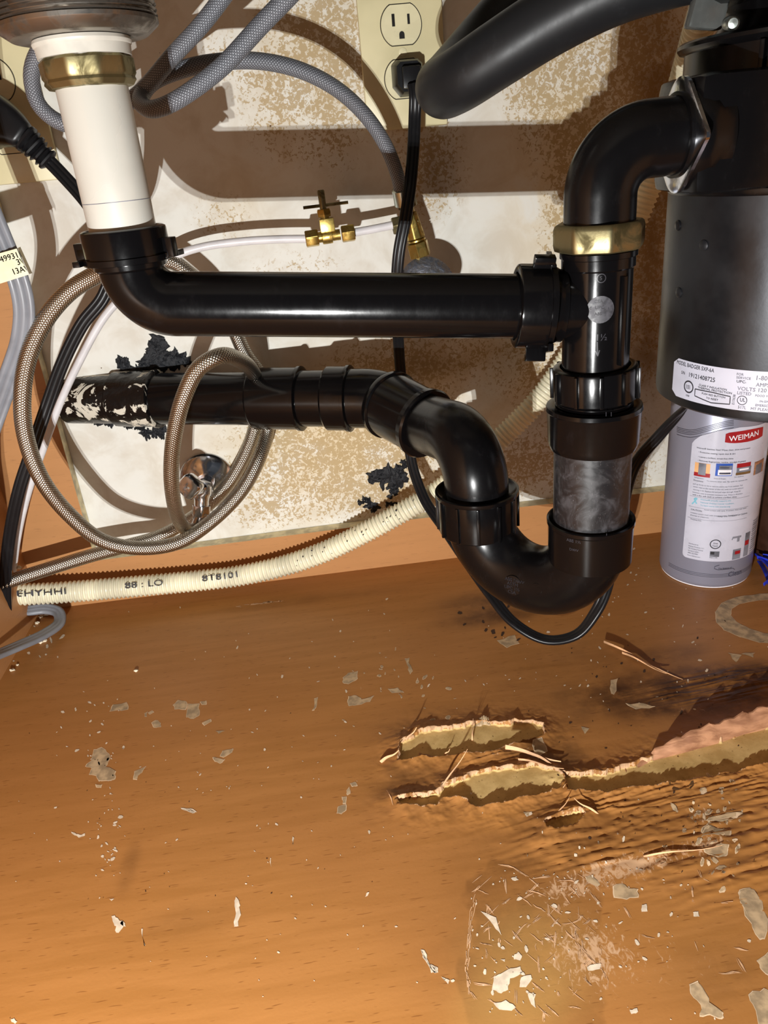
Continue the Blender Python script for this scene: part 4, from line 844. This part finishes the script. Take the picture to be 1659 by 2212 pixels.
for x, y, s_, c_, sx in [(540, 400, 'Weiman® Stainless Steel Wipes clean, shine and protect', 17, 1.02), (560, 448, '• Protective coating repels dust & dirt', 17, 1.02), (556, 500, '• Leaves a brilliant, streak-free shine', 17, 1.02), (552, 540, '• Removes fingerprints, residue, smudges & grease', 17, 1.02), (495, 920, 'with a dry, soft cloth to achieve a brilliant shine.', 17, .98), (505, 760, 'Directions:', 17, 1.), (476, 1085, 'CAUTION:', 18, 1.), (770, 1165, 'Keep Out Of Reach Of Children.', 17, 1.06), (680, 1620, 'Made in USA', 12, .9)]: ctext(g, x, y, s_, c_, sx, e=.0004)
ring(CC, g, *z2(748, 1468), 54/5.143, .0008, .0004); ctext(g, 722, 1465, 'One', 17, 1.05); ctext(g, 712, 1492, 'Touch', 17, .9)
build('lettering', g, M['ink'], lab)
g = MB()
for x, y, s_, c_, sx in [(650, 770, 'To remove inner seal, flip open lid, squeeze the', 15, 1.06), (500, 800, 'pull up firmly on lid to remove entire cap from canister. Pull', 15, 1.), (500, 830, 'center wipe at the center of the roll, twist to a point and put', 15, 1.), (500, 862, 'opening in lid. Replace lid and pull wipe through. Keep lid', 15, 1.), (495, 892, 'between uses to prevent moisture loss. Wipe in direction', 15, 1.05),
                          (620, 1090, 'Avoid contact with eyes. If contact, rinse with water', 14, 1.1), (472, 1118, 'irritation occurs wash with soap and water. If swallowed', 14, 1.08), (470, 1145, 'physician or treatment.', 14, 1.05), (472, 1190, 'Phosphate Free', 13, 1.), (515, 728, 'Refrigerators', 13, 1.), (728, 742, 'Ovens & Ranges', 13, 1.), (955, 728, 'Dish Appliances', 13, .9),
                          (452, 1460, 'Distributed by:', 13, .95), (448, 1487, 'Weiman Products, LLC', 13, .95), (446, 1512, '755 Tri-State Parkway', 13, .95), (444, 1538, 'Gurnee, IL 60031', 13, .9), (440, 1562, '(888) 353-9080', 13, .95), (436, 1588, 'www.weiman.com', 13, 1.)]: ctext(g, x, y, s_, c_, sx, e=.0004)
for y_ in (930, 1048, 1175):
    CC.line(g, [(phL+.05+i*.09, CC.hit(*z2(490, y_))[1]) for i in range(15)], .0002, .0004, px=False)
build('lettering', g, M['greyink'], lab)
g = MB()
for x, y, s_ in [(580, 975, 'Weiman® proudly supports the'), (580, 1008, 'National Ovarian Cancer Coalition.'), (580, 1040, 'To learn more visit ovarian.org')]: ctext(g, x, y, s_, 17, 1., e=.0004)
CC.line(g, [z2(490, 1020), z2(520, 990), z2(545, 960), z2(528, 955), z2(515, 965), z2(525, 990), z2(540, 1018)], .0012, .0004); build('lettering', g, M['teal'], lab)
def patch(g, x0, y0, x1, y1, e=.0004):
    a = CC.hit(*z2(x0, (y0+y1)/2))[0]; b = CC.hit(*z2(x1, (y0+y1)/2))[0]; t = CC.hit(*z2(x0, y0))[1]; u = CC.hit(*z2(x0, y1))[1]; CC.quad(g, a, b, u, t, e)
def pic(nm, parts):
    root = None
    for mat_, qs in parts:
        g = MB()
        for q_ in qs: patch(g, *q_[:4], e=.0004+.0001*len(q_)*0+q_[4])
        build(nm, g, M[mat_], lab)
pic('label_picture', [('orange', [(518, 552, 690, 700, 0)]), ('red', [(512, 660, 692, 702, .0002)]), ('greyink', [(562, 562, 645, 692, .0003)])])
pic('label_picture', [('blue', [(750, 570, 935, 708, 0)]), ('greyink', [(790, 595, 932, 640, .0001)]), ('whiteink', [(775, 640, 925, 700, .0002)]), ('canline', [(800, 612, 900, 622, .0003), (790, 670, 915, 690, .0003)])])
pic('label_picture', [('red', [(985, 575, 1135, 625, 0)]), ('greyink', [(980, 620, 1135, 690, .0001)]), ('brownink', [(970, 675, 1128, 702, .0002)]), ('whiteink', [(1010, 630, 1110, 650, .0003)])])
pic('label_picture', [('raw', [(1172, 560, 1268, 700, 0)]), ('greyink', [(1190, 590, 1250, 690, .0001)])])
g = MB(); patch(g, 685, 1545, 790, 1605, .0004); build('label_picture', g, M['greyink'], lab); g = MB(); patch(g, 690, 1550, 735, 1580, .0006); build('label_picture', g, M['ink'], lab)
g = MB()
for a in [(1065, 1350, 1112, 1600), (945, 1385, 1030, 1405), (985, 1395, 1012, 1440), (935, 1530, 1020, 1640)]: patch(g, *a, .0004)
CC.line(g, [z2(945, 1385), z2(930, 1420)], .001, .0004); build('label_picture', g, M['greyink'], lab)
g = MB(); patch(g, 1070, 1430, 1108, 1480, .0006); patch(g, 960, 1545, 1015, 1580, .0006); build('label_picture', g, M['red'], lab)
g = MB()
for i in range(16): a = CC.hit(*z2(1165, 1200))[0]; zz1 = CC.hit(*z2(1165, 1215+i*21))[1]; CC.quad(g, a, a+.28, zz1, zz1+.0006+.0007*random.random(), .0004)
build('print_block', g, M['greyink'], lab)
g = MB()
for off in (0, 17, 34, 52, 78):
    CC.line(g, [z2(x, y+off*(1 if off < 60 else 1.05)) for x, y in [(320, 165), (400, 190), (470, 200), (540, 192), (640, 165), (760, 130), (860, 105), (950, 92)]], .00035, .0003)
for y_ in (1690, 1712): pass
for z_ in (.0135, .0150, .0165): CC.line(g, [(-1.35+i*.1, z_) for i in range(28)], .0003, .0003, px=False)
build('printed_line', g, M['canline'], can)
g = MB(); ctext(g, 775, 1745, 'The Science of', 16, 1.1); ctext(g, 880, 1830, 'Clean', 60, .9, .0)
CC.line(g, [z2(*p) for p in [(790, 1700), (740, 1715), (735, 1740), (775, 1752), (860, 1745), (940, 1735), (960, 1750)]], .0005, .0004); build('script_lettering', g, M['canline'], can)

# ================================================================== OUTLETS, PLUGS
def outlet(cx_, cz_, label, filled):
    y0 = WALL-.0055; o = thing('wall_outlet', label, 'outlet', (cx_, WALL, cz_-.057)); g = MB()
    box(g, (cx_, WALL-.0028, cz_), (.035, 0, 0), (0, .0030, 0), (0, 0, .057), bev=.0022); build('cover_plate', g, M['ivory'], o)
    for s_ in (1, -1):
        zc = cz_+s_*.0195
        def outline(r, cut): return [(max(-r, min(r, r*math.cos(a))), max(-cut, min(cut, r*math.sin(a)))) for a in np.linspace(0, 2*PI, 49)[:-1]]
        g = MB()
        for (r, c_, ya, yb, mi) in ((.0176, .0151, y0-.0001, y0-.0004, 1), (.0168, .0143, y0-.0004, y0-.0014, 0)):
            O = outline(r, c_); n = len(O); vs = [(cx_+x, ya, zc+z) for x, z in O]+[(cx_+x*.985, yb, zc+z*.985) for x, z in O]
            g.add(vs, [(i, (i+1) % n, (i+1) % n+n, i+n) for i in range(n)]+[tuple(range(n, 2*n))], None, mi)
        rc = build('receptacle', g, [M['ivory_face'], M['dark']], o)
        if not (filled and s_ == -1):
            for x, z, hw, hh in ((-.0063, .0035, .0012, .0044), (.0063, .0035, .0010, .0036)): g = MB(); box(g, (cx_+x, y0-.0013, zc+z), (hw, 0, 0), (0, .0003, 0), (0, 0, hh)); build('slot', g, M['dark'], rc)
            g = MB(); O = [(-.0022, -.0100), (.0022, -.0100), (.0022, -.0070)]+[(.0022*math.cos(a), -.0070+.0024*math.sin(a)) for a in np.linspace(0, PI, 9)]
            g.add([(cx_+x, y0-.0016, zc+z) for x, z in O], [tuple(range(len(O)))]); build('slot', g, M['dark'], rc)
    g = MB(); lathe(g, (cx_, y0+.0002, cz_), (0, -1, 0), [(.0034, -.0004), (.0034, .0008), (.0026, .0012), (.0, .0013)], 24); box(g, (cx_, y0-.0011, cz_), (.0024, 0, .0006), (0, .0002, 0), (-.0001, 0, .0004)); build('plate_screw', g, M['ivory_face'], o)
    return y0
oc = at(870, 113, WALL-.005); outlet(oc[0], oc[2], 'ivory wall outlet with an empty upper socket and a black plug below', True)
ol = at(12, 232, WALL-.005); outlet(ol[0]-.004, ol[2], 'ivory wall outlet at the far left behind the angled black plug', True)

def cord(name, pts, w_, t_, label, cat='cord', mat='cord', normal=(0, -1, .35), group=None, parent=None, extra=None, world=None):
    P, ss = spline(np.array(world) if world is not None else A(pts), .004); g = MB(); sweep(g, P, flat3(w_, t_), normal=normal, ss=ss)
    return P, g
# --- centre plug and the disposer cord (one thing)
pc_ = np.array([oc[0]+.0015, WALL-.0075, oc[2]-.0195])
dc = thing('appliance_power_cord', 'flat black cord plugged into the centre outlet, looping under the trap to the disposer', 'power cord', pc_)
g = MB(); vs = []; hexo = [(-.0125, .010), (-.0125, -.006), (-.0065, -.0135), (.0085, -.0135), (.0125, -.006), (.0125, .010), (.0085, .0135), (-.0085, .0135)]
for y_, q_ in ((0, 1), (-.004, 1.), (-.016, .92), (-.020, .80)): vs += [pc_+np.array([x*q_, y_, z*q_]) for x, z in hexo]
g.add(vs, [(j*8+i, j*8+(i+1) % 8, (j+1)*8+(i+1) % 8, (j+1)*8+i) for j in range(3) for i in range(8)]+[tuple(range(24, 32))])
box(g, pc_+np.array([.001, -.023, -.001]), (.0075, 0, 0), (0, .004, 0), (0, 0, .008), bev=.0015); build('plug', g, M['cord'], dc, ang=20)
cpts = [(893, 182, .703), (897, 205, .700), (896, 250, .702), (893, 320, .694), (886, 400, .680), (876, 470, .677), (862, 545, .678), (857, 620, .684), (861, 740, .706), (866, 810, .718), (882, 950, .71), (892, 1010, .70), (918, 1080, .68), (960, 1142, .65), (1010, 1215, .61), (1060, 1285, .575), (1110, 1345, .55), (1180, 1382, .535), (1245, 1371, .53), (1285, 1325, .53), (1308, 1275, .535), (1338, 1130, .56), (1372, 1005, .575), (1425, 940, .57), (1470, 890, .555), (1500, 850, .53)]
def nfun(u):
    a = np.array([-.15, -1, .35]); b = np.array([0, -.15, 1.]); c = np.array([.3, -1, .4])
    if u < .48: return a
    if u < .58: t = (u-.48)/.10; return a*(1-t)+b*t
    if u < .76: return b
    if u < .86: t = (u-.76)/.10; return b*(1-t)+c*t
    return c
P, g = cord('cord', cpts, .0102, .0042, '', normal=nfun); build('cord', g, M['cord'], dc)

# --- angled plug and black cord at the left
pb = at(22, 268, .700)
lc = thing('power_cord', 'flat black cord with a right-angle plug in the left outlet', 'power cord', pb)
ppts = np.vstack([A([(-70, 262, .728), (-45, 262, .715), (-10, 262, .700), (30, 280, .693), (62, 305, .690), (85, 328, .690), (108, 350, .69)])]); P, ss = spline(ppts, .0015)
g = MB(); u = np.linspace(0, 1, len(P)); rs = np.interp(u, [0, .2, .45, .62, .75, 1], [1.35, 1.6, 1.65, 1.2, .80, .62])
rs = rs*np.where(u > .74, 1+.16*np.sign(np.sin(u*150)), 1.)
sweep(g, P, [(math.copysign(abs(math.cos(a))**.6, math.cos(a))*.0120, math.copysign(abs(math.sin(a))**.6, math.sin(a))*.0085) for a in np.linspace(0, 2*PI, 32, endpoint=False)], normal=(0, -1, .2), rs=rs); build('plug', g, M['cord'], lc)
P, g = cord('cord', [(104, 346, .69), (135, 378, .688), (185, 435, .684), (228, 500, .675), (243, 570, .668), (224, 640, .665), (178, 700, .664), (135, 785, .664), (104, 870, .664), (72, 965, .66), (42, 1055, .658), (22, 1150, .66), (12, 1240, .664), (12, 1315, .668), (16, 1352, .672)], .0108, .0042, '', normal=(.3, -1, .2)); build('cord', g, M['cord'], lc)

# --- grey cord with its paper tag
gw = at(45, 620, .60); gc = thing('grey_appliance_cord', 'flat grey cord with a paper tag hanging at the left edge', 'power cord', gw)
P, g = cord('cord', [(-95, -500, .60), (-95, -200, .60), (-88, 100, .60), (-70, 300, .60), (-35, 420, .60), (5, 520, .60), (38, 600, .60), (52, 665, .602), (46, 735, .605), (18, 820, .61), (-18, 920, .61), (-55, 1020, .60), (-75, 1130, .56), (-90, 1300, .50), (-90, 1500, .46)], .0150, .0052, '', mat='greycord', normal=(.25, -1, .2)); build('cord', g, M['greycord'], gc)
g = MB(); TG = [(-70, 566), (36, 537), (47, 562), (62, 593), (-60, 632)]; a_ = [at(*p, .5935) for p in TG]; b_ = [at(*p, .5965) for p in TG]; n = len(TG)
g.add(a_+b_, [tuple(range(n)), tuple(range(n, 2*n))[::-1]]+[(i, (i+1) % n, (i+1) % n+n, i+n) for i in range(n)])
# the tag bends back around the cord
c_ = [at(38, 536, .5935), at(63, 592, .5935), at(70, 590, .606), at(44, 533, .606)]; g.add(c_, [(0, 1, 2, 3)]); tg = build('paper_tag', g, M['tag'], gc, smooth=False, label='yellowed paper tag with numbers')
g = MB(); ex_v = nrm(at(36, 537, .5935)-at(-70, 566, .5935)); ez_v = nrm(at(36, 537, .5935)-at(62, 593, .5935)); ez_v = nrm(ez_v-(ez_v@ex_v)*ex_v); nv = np.array([0, -.0003, 0])
for px, py, s_ in ((2, 567, '499311'), (38, 573, '3W'), (28, 594, '13AW')):
    o_ = at(px, py, .5935); V_, F_ = text2d(s_, .0056)
    keep = V_[:, 0] < (at(47, 562, .5935)-o_)@ex_v+(0 if s_ != '499311' else -.001); lim = (np.interp(py, [560, 595], [44, 60])-px)*.60/1.05/F
    g.add([o_+nv+ex_v*min(x, lim)+ez_v*y for x, y in V_], F_)
build('lettering', g, M['ink'], tg)
# --- lower grey cord on the floor
gw = fl(60, 1330, .006); g2 = thing('grey_appliance_cord', 'grey ribbed cord looping over the floor corner at the lower left', 'power cord', gw)
P, ss = spline(np.array([fl(18, 1340, -.002), fl(30, 1322, .012), fl(62, 1319, .016), fl(98, 1315, .014), fl(125, 1322, .012), fl(128, 1345, .010), fl(95, 1370, .014), fl(45, 1393, .022), fl(-15, 1418, .034), fl(-80, 1442, .05)]), .003)
g = MB(); sweep(g, P, flat3(.0115, .0048), normal=(.1, -.6, 1), ss=ss); build('cord', g, M['greycord'], g2)

# ================================================================== HOSES
def hose(name, pts, r, mat, label, cat='hose', tags=None, n=28, step=.004):
    P, ss = spline(A(pts), step); g = MB(); sweep(g, P, circ(r, n), uv=True, ss=ss); return P, g
def hthing(name, label, pts, r, mat, fer=(), cat='hose'):
    P, g = hose(name, pts, r, mat, label); t = thing(name, label, cat, P[len(P)//2]); build('braided_sleeve', g, M[mat], t)
    for (i, L_, rr, mm) in fer:
        c = P[i]; d = nrm(P[i]-P[i+1 if i == 0 else i-1]) ; q = MB(); lathe(q, c-d*L_*.5, d, [(r, 0), (rr, .0006), (rr, L_-.0006), (rr*.8, L_)], 28); build('ferrule', q, M[mm], t)
    return t
hthing('braided_steel_hose', 'large braided steel hose ring looping left around the pipes', [(290, 588, .70), (330, 568, .70), (372, 566, .70), (410, 592, .70), (455, 630, .705), (500, 700, .71), (530, 765, .715), (566, 815, .72), (583, 862, .724), (578, 930, .718), (560, 990, .70), (522, 1060, .685), (452, 1130, .67), (385, 1172, .655), (305, 1184, .645), (222, 1168, .635), (150, 1112, .625), (90, 1035, .615), (56, 945, .61), (48, 860, .605), (60, 775, .605), (95, 695, .605), (150, 630, .605), (210, 592, .60), (252, 570, .59), (266, 520, .575), (258, 400, .565), (244, 280, .56), (230, 120, .56), (225, -60, .56), (222, -620, .56)], .0066, 'steelbraid')
hthing('braided_steel_hose', 'braided steel hose arching from the chrome stop valve to the lower left', [(434, 1122, .692), (428, 1138, .69), (408, 1146, .68), (386, 1122, .66), (372, 1060, .64), (370, 1000, .63), (378, 930, .62), (398, 855, .612), (430, 795, .61), (474, 769, .615), (518, 778, .64), (548, 808, .68), (560, 860, .722), (550, 925, .724), (525, 992, .722), (480, 1062, .722), (415, 1118, .720), (345, 1158, .705), (270, 1180, .69), (190, 1202, .68), (100, 1230, .675), (20, 1256, .67), (-70, 1290, .665)], .0066, 'steelbraid', [(0, .016, .0078, 'chrome')])
hthing('grey_braided_hose', 'grey braided hose coiled behind the white tube, running up past it', [(740, -620, .55), (690, -400, .57), (600, -180, .59), (520, -60, .60), (440, 48, .61), (372, 122, .62), (300, 203, .63), (225, 250, .635), (140, 268, .635), (85, 228, .632), (68, 165, .63), (84, 112, .625), (130, 70, .61), (200, 20, .59), (260, -60, .57), (300, -300, .56), (320, -600, .55)], .0055, 'greybraid')
hthing('grey_braided_hose', 'grey braided hose doubling back and arching down to the brass valve', [(900, -640, .53), (860, -440, .54), (780, -240, .56), (668, -60, .57), (560, 58, .58), (475, 148, .585), (375, 220, .592), (325, 236, .605), (303, 216, .622), (328, 178, .635), (400, 148, .64), (470, 134, .645), (560, 132, .65), (650, 152, .655), (730, 194, .662), (790, 250, .672), (835, 318, .682), (860, 385, .692), (868, 425, .697)], .0057, 'greybraid', [(-1, .014, .0074, 'zinc')])
# black rubber drain hose
bh = A([(1760, -120, .47), (1560, -90, .50), (1440, -62, .51), (1320, -22, .52), (1190, 45, .535), (1075, 118, .55), (1000, 168, .565), (958, 190, .592), (975, 168, .622), (1040, 90, .65), (1120, 0, .655), (1200, -80, .655), (1290, -300, .66), (1330, -560, .66)])
P, ss = spline(bh, .004); g = MB(); sweep(g, P, circ(.0192, 48), ss=ss); t = thing('rubber_drain_hose', 'thick smooth black rubber hose crossing the top beside the outlet', 'hose', P[len(P)//2]); build('hose', g, M['rubber'], t)
# corrugated hose
cp = [(-60, 1296, .69), (10, 1287, .695), (130, 1280, .70), (300, 1266, .704), (430, 1254, .705), (520, 1243, .705), (620, 1220, .704), (710, 1188, .702), (800, 1144, .70), (880, 1100, .70), (945, 1062, .70), (1050, 975, .70), (1130, 900, .70), (1190, 830, .70), (1270, 700, .70), (1345, 540, .70), (1395, 420, .695), (1440, 300, .685), (1480, 160, .66), (1515, 40, .62), (1540, -60, .60), (1560, -250, .58), (1570, -460, .57)]
P, ss = spline(A(cp), .0007); g = MB(); rs = 1+.085*np.sign(np.sin(2*PI*ss/.0043))*np.abs(np.sin(2*PI*ss/.0043))**.5; sweep(g, P, circ(.0103, 28), rs=rs, normal=(0, -1, .4), ss=ss)
ct = thing('corrugated_drain_hose', 'cream corrugated hose along the base of the back panel, rising behind the drain', 'hose', P[len(P)//3]); build('corrugated_tube', g, M['cream'], ct)
Tt, Bb, Ss = frames(P, (0, -1, .4)); g = MB()
def htext(px, s_, size, off=0., sx=1.):
    i0 = int(np.argmin([abs(proj(p)[0]-px) for p in P])); V_, F_ = text2d(s_, size); vs = []
    sgn = 1 if Tt[i0][0] > 0 else -1
    for x, y in V_:
        j = min(len(P)-1, max(0, int(i0+sgn*x*sx/.0007))); a = (y-size*.35)/.0112+off; x = x; upv = nrm(np.cross(np.cross(Tt[j], np.array([0, 0, 1.])), Tt[j])); fr = nrm(Bb[j]); vs.append(P[j]+.01105*(math.cos(a)*fr+math.sin(a)*upv))
    g.add(vs, F_)
htext(18, 'DEHYHHI', .0100, .25, 1.35); htext(275, '88 : LO', .0100, .30, 1.25); htext(440, '8T8101', .0100, .30, 1.25)
for i in range(26): 
    j = int(np.argmin([abs(proj(p)[0]-(640+rng.random()*260)) for p in P])); a = rng.random()*1.2-.4; upv = nrm(np.cross(np.cross(Tt[j], np.array([0, 0, 1.])), Tt[j])); c = P[j]+.0109*(math.cos(a)*Bb[j]+math.sin(a)*upv); bead(g, c, .0005+.0006*rng.random()**3, seed=i)
build('printed_lettering', g, M['ink'], ct, label='faded black lettering')
# white poly tube, broken by the needle valve
wt = thing('water_tube', 'thin white plastic tube from the brass valve running left behind the drain', 'tube', at(500, 524, .70))
P, ss = spline(A([(668, 516, .70), (600, 517, .70), (520, 522, .70), (440, 533, .70), (385, 550, .70), (320, 590, .70), (265, 640, .70), (222, 690, .70), (172, 780, .70), (130, 870, .70), (95, 965, .70), (62, 1060, .70), (40, 1150, .70), (20, 1300, .70)]), .004); g = MB(); sweep(g, P, circ(.0034, 16)); build('tube', g, M['whitetube'], wt)
P, ss = spline(A([(760, 503, .70), (800, 496, .70), (850, 486, .70)]), .004); g = MB(); sweep(g, P, circ(.0034, 16)); build('tube', g, M['whitetube'], wt)
nv = thing('needle_valve', 'small brass needle valve with a t handle on the white tube', 'valve', at(712, 512, .70))
a0, a1 = at(660, 517, .70), at(767, 502, .70); hd = nrm(a1-a0); uv_ = nrm(np.array([0, 0, 1.])-hd*hd[2]); px_m = np.linalg.norm(a1-a0)/107
g = MB(); lathe(g, a0+hd*px_m*25, hd, [(.0035, 0), (.0045, 0), (.0045, .004), (.0060, .0045), (.0062, .0055), (.0062, px_m*32), (.0045, px_m*33), (.0045, px_m*50)], 32); box(g, a0+hd*px_m*50+uv_*.009, hd*.0062, uv_*.0055, np.cross(hd, uv_)*.0055, bev=.0008); build('valve_body', g, M['brass'], nv)
for o_ in (0, 78): g = MB(); lathe(g, a0+hd*px_m*o_, hd, [(.0034, 0), (.0066, 0), (.0072, .0008), (.0072, px_m*28-.0008), (.0066, px_m*28), (.0034, px_m*28)], 48, hexf(6, 1.02, .25)); build('compression_nut', g, M['brass'], nv)
mc = a0+hd*px_m*47+uv_*.0145
g = MB(); lathe(g, mc, uv_, [(.0025, -.001), (.0040, -.001), (.0042, .001), (.0062, .0015), (.0064, .006), (.0058, .0075), (.0025, .0075)], 48, hexf(6, 1.02)); build('packing_nut', g, M['brass'], nv)
g = MB(); lathe(g, mc+uv_*.007, uv_, [(.0030, 0), (.0030, .0145), (.0024, .0155), (0, .0155)], 20); build('stem', g, M['old_brass'], nv)
g = MB(); hb = at(655, 449, .70); hb2 = at(752, 437, .70); sweep(g, np.array([hb, (hb+hb2)/2, hb2]), circ(.0013, 10)); build('handle', g, M['old_brass'], nv, label='thin t handle bar')
# brass supply stop above the pipe, chrome handle peeping over it
sv = thing('supply_valve', 'brass supply fitting with a chrome round handle behind the horizontal pipe', 'valve', at(905, 560, .70))
b0, b1 = at(918, 590, .70), at(876, 425, .70); bd = nrm(b1-b0); Lb = np.linalg.norm(b1-b0)
def seg(a, b, r0_, r1_, nm, mat, hx=None, soft=1.02): q = MB(); lathe(q, b0+bd*Lb*a, bd, [(r0_*.8, 0), (r0_, .0007), (r1_, Lb*(b-a)-.0007), (r1_*.8, Lb*(b-a))], 48, hexf(hx, soft, .3) if hx else None); build(nm, q, M[mat], sv)
seg(0, .96, .0045, .0045, 'stem', 'brass'); seg(.22, .42, .0095, .0095, 'compression_nut', 'brass', 6); seg(.46, .80, .0082, .0060, 'fitting_body', 'brass', 8); seg(.86, 1.0, .0088, .0088, 'coupling_nut', 'old_brass', 6); seg(.42, .46, .0078, .0078, 'collar', 'brass')
s0_, s1_ = at(848, 489, .70), at(895, 479, .70); q = MB(); lathe(q, s0_, s1_-s0_, [(.0034, 0), (.0072, .0), (.0078, .001), (.0078, .0115), (.0072, .0125), (.005, .013), (.005, .022)], 48, hexf(6, 1.02, .1)); build('compression_nut', q, M['old_brass'], sv)
q = MB(); hc = at(922, 616, .684); lathe(q, hc, (-.05, -.9, .3), [(.006, -.02), (.006, -.006), (.022, -.005), (.0245, -.003), (.0245, -.0015), (.019, .0015), (.008, .003), (.0, .003)], 64, None); build('handle', q, M['foil'], sv, label='crinkled chrome round handle')
q = MB(); lathe(q, hc, (-.05, -.9, .3), [(.0, .0028), (.0030, .0030), (.0026, .0050), (.0, .0054)], 20); build('handle_screw', q, M['brass'], sv)
q = MB(); cvb = at(918, 606, .70); lathe(q, (cvb[0], WALL, cvb[2]-.004), (0, -1, 0), [(.008, 0), (.008, .045), (.0, .047)], 32); build('valve_body', q, M['chrome'], sv)
# chrome stop valve low on the wall
st = thing('stop_valve', 'chrome stop valve and round wall flange inside the steel hose loops', 'valve', at(447, 1034, WALL))
ec = at(447, 1034, WALL-.001); q = MB(); lathe(q, ec, (0, -1, 0), [(.0272, 0), (.0272, .0010), (.0255, .0030), (.018, .0060), (.0105, .0095), (.0090, .0105), (.0080, .0105)], 72); build('wall_flange', q, M['chrome'], st)
vb = at(436, 1062, .698); q = MB(); lathe(q, ec+np.array([0, -.006, -.001]), vb-ec+np.array([0, .006, 0]), [(.0075, 0), (.0075, .020), (.0098, .0205), (.0098, .031), (.0085, .033), (.0085, .036), (.0, .037)], 40, hexf(6, 1.06)); build('inlet_nut', q, M['chrome'], st)
vo = at(434, 1126, .692); dd = nrm(vo-vb); q = MB(); lathe(q, vb-dd*.009, dd, [(.0, 0), (.0080, .001), (.0095, .003), (.0095, .010), (.0078, .013), (.0070, .018), (.0070, .024), (.0, .024)], 40); build('valve_body', q, M['chrome'], st)
q = MB(); lathe(q, vb+dd*.013, dd, [(.006, 0), (.0090, .0005), (.0092, .010), (.0084, .0112), (.0075, .0165), (.006, .0165)], 48, hexf(6, 1.05, .2)); build('coupling_nut', q, M['chrome'], st)
hk = at(412, 1050, .672); hdv = nrm(np.array([-.35, -.9, .15])); q = MB(); lathe(q, vb, hk-vb, [(.0055, 0), (.0055, .014), (.0035, .0145), (.0035, .026)], 24); build('stem', q, M['chrome'], st)
q = MB(); lathe(q, hk-hdv*.006, hdv, [(.0, 0), (.0075, .0), (.0105, .0015), (.0112, .004), (.0112, .010), (.0098, .0125), (.004, .0130), (.0, .0122)], 72, lambda t, r: r*(1+.16*abs(math.cos(2*t))**3-.08) if r > .005 else r); build('handle', q, M['chrome'], st, label='lobed chrome knob')

# ================================================================== SMALL THINGS AT THE EDGES
g = MB(); cc_ = at(1532, 10, .50); box(g, cc_, .011*nrm((.9, .1, -.1)), .004*np.array([0, 1, 0]), .0125*nrm((.25, 0, 1)), bev=.002); o = build('hose_clip', g, M['clear'], None, label='milky plastic clip holding the hose above the disposer', category='clip')
g = MB()
for i, (a, b) in enumerate([((1632, 1196), (1690, 1262)), ((1636, 1204), (1700, 1240)), ((1640, 1212), (1668, 1275)), ((1648, 1200), (1710, 1225)), ((1650, 1262), (1690, 1248))]):
    p0 = fl(*a, .010); p1 = fl(*b, .004); sweep(g, np.array([p0*(1-t)+p1*t+np.array([0, 0, .003*math.sin(t*PI)]) for t in np.linspace(0, 1, 8)]), [(1, 0), (.4, .35), (-1, .1), (-.3, -.3)], rs=np.full(8, .0022))
build('blue_cloth', g, M['bluecloth'], None, label='strands of bright blue cloth beside the wipes canister', category='cloth', kind='stuff')
g = MB(); cx_, cy_ = .428, .60
jc = at(1700, 1130, .66); lathe(g, (jc[0], .66, 0), (0, 0, 1), [(0, .0005), (.030, .0005), (.033, .003), (.033, .085), (.026, .10), (.0, .10)], 64); gap_ob = build('shaded_gap', g, M['gapd'], None, label='dark brown cylinder standing in for the shaded gap beside the silver canister', category='gap_filler')  # dark brown cylinder stands in for the shaded cabinet gap here
rc_ = at(1688, 1030, .64); pts = [np.array([rc_[0]+.016*math.sin(i*.9)*0, .62, 0])]
g = MB(); rt = thing('ribbed_cloth_roll', 'white ribbed cloth roll resting on the brown gap cylinder at the right edge', 'cloth', (jc[0], .655, .1005))
for i in range(1): 
    prof = [(0, .1005), (.022, .1005)]+[(.0245+.0012*math.sin(j*1.25), .103+j*.0022) for j in range(26)]+[(.020, .162), (0, .162)]
    lathe(g, (jc[0], .655, 0), (0, 0, 1), prof, 48)
build('roll', g, M['ragw'], rt)
r_ = random.Random(11)
CL = ['cream crumb against the grey ribbed cord loop', 'largest cream crumb, just inside the grey cord loop', 'cream crumb under the bend of the grey cord loop', 'cream crumb on the back panel behind the steel hose in the left corner', 'cream crumb on the near side of the grey cord loop', 'small cream crumb right of another on the near side of the grey cord', 'cream crumb beside the left wall below the grey cord',
      'lone cream crumb on the open floor right of the left corner', 'tiny cream crumb at the left edge beneath the grey cord', 'tiniest cream crumb near the left wall and floor seam', 'cream crumb at the foot of the black cord in the corner']
for (px, py, s_), cl_ in zip([(84, 1332, 4.2), (101, 1329, 5), (76, 1348, 4), (30, 1227, 5), (88, 1389, 4.5), (97, 1386, 3.5), (27, 1449, 4), (294, 1450, 3.5), (16, 1400, 3), (38, 1437, 2.5), (24, 1342, 4)], CL):
    q = MB(); c = fl(px, py, 0) if py > 1260 else at(px, py, .70); rr = s_*.00046; 
    if c[0] < LEFT+.004: c[0] = LEFT+.005
    c[2] = max(c[2], rr*.55) if py > 1260 else c[2]; bead(q, c, rr, (1.2, .9, .7), r_.random()*9, .8)
    build('plaster_crumb', q, M['crumb'], None, label=cl_, category='crumb', group='plaster crumbs by the left corner')
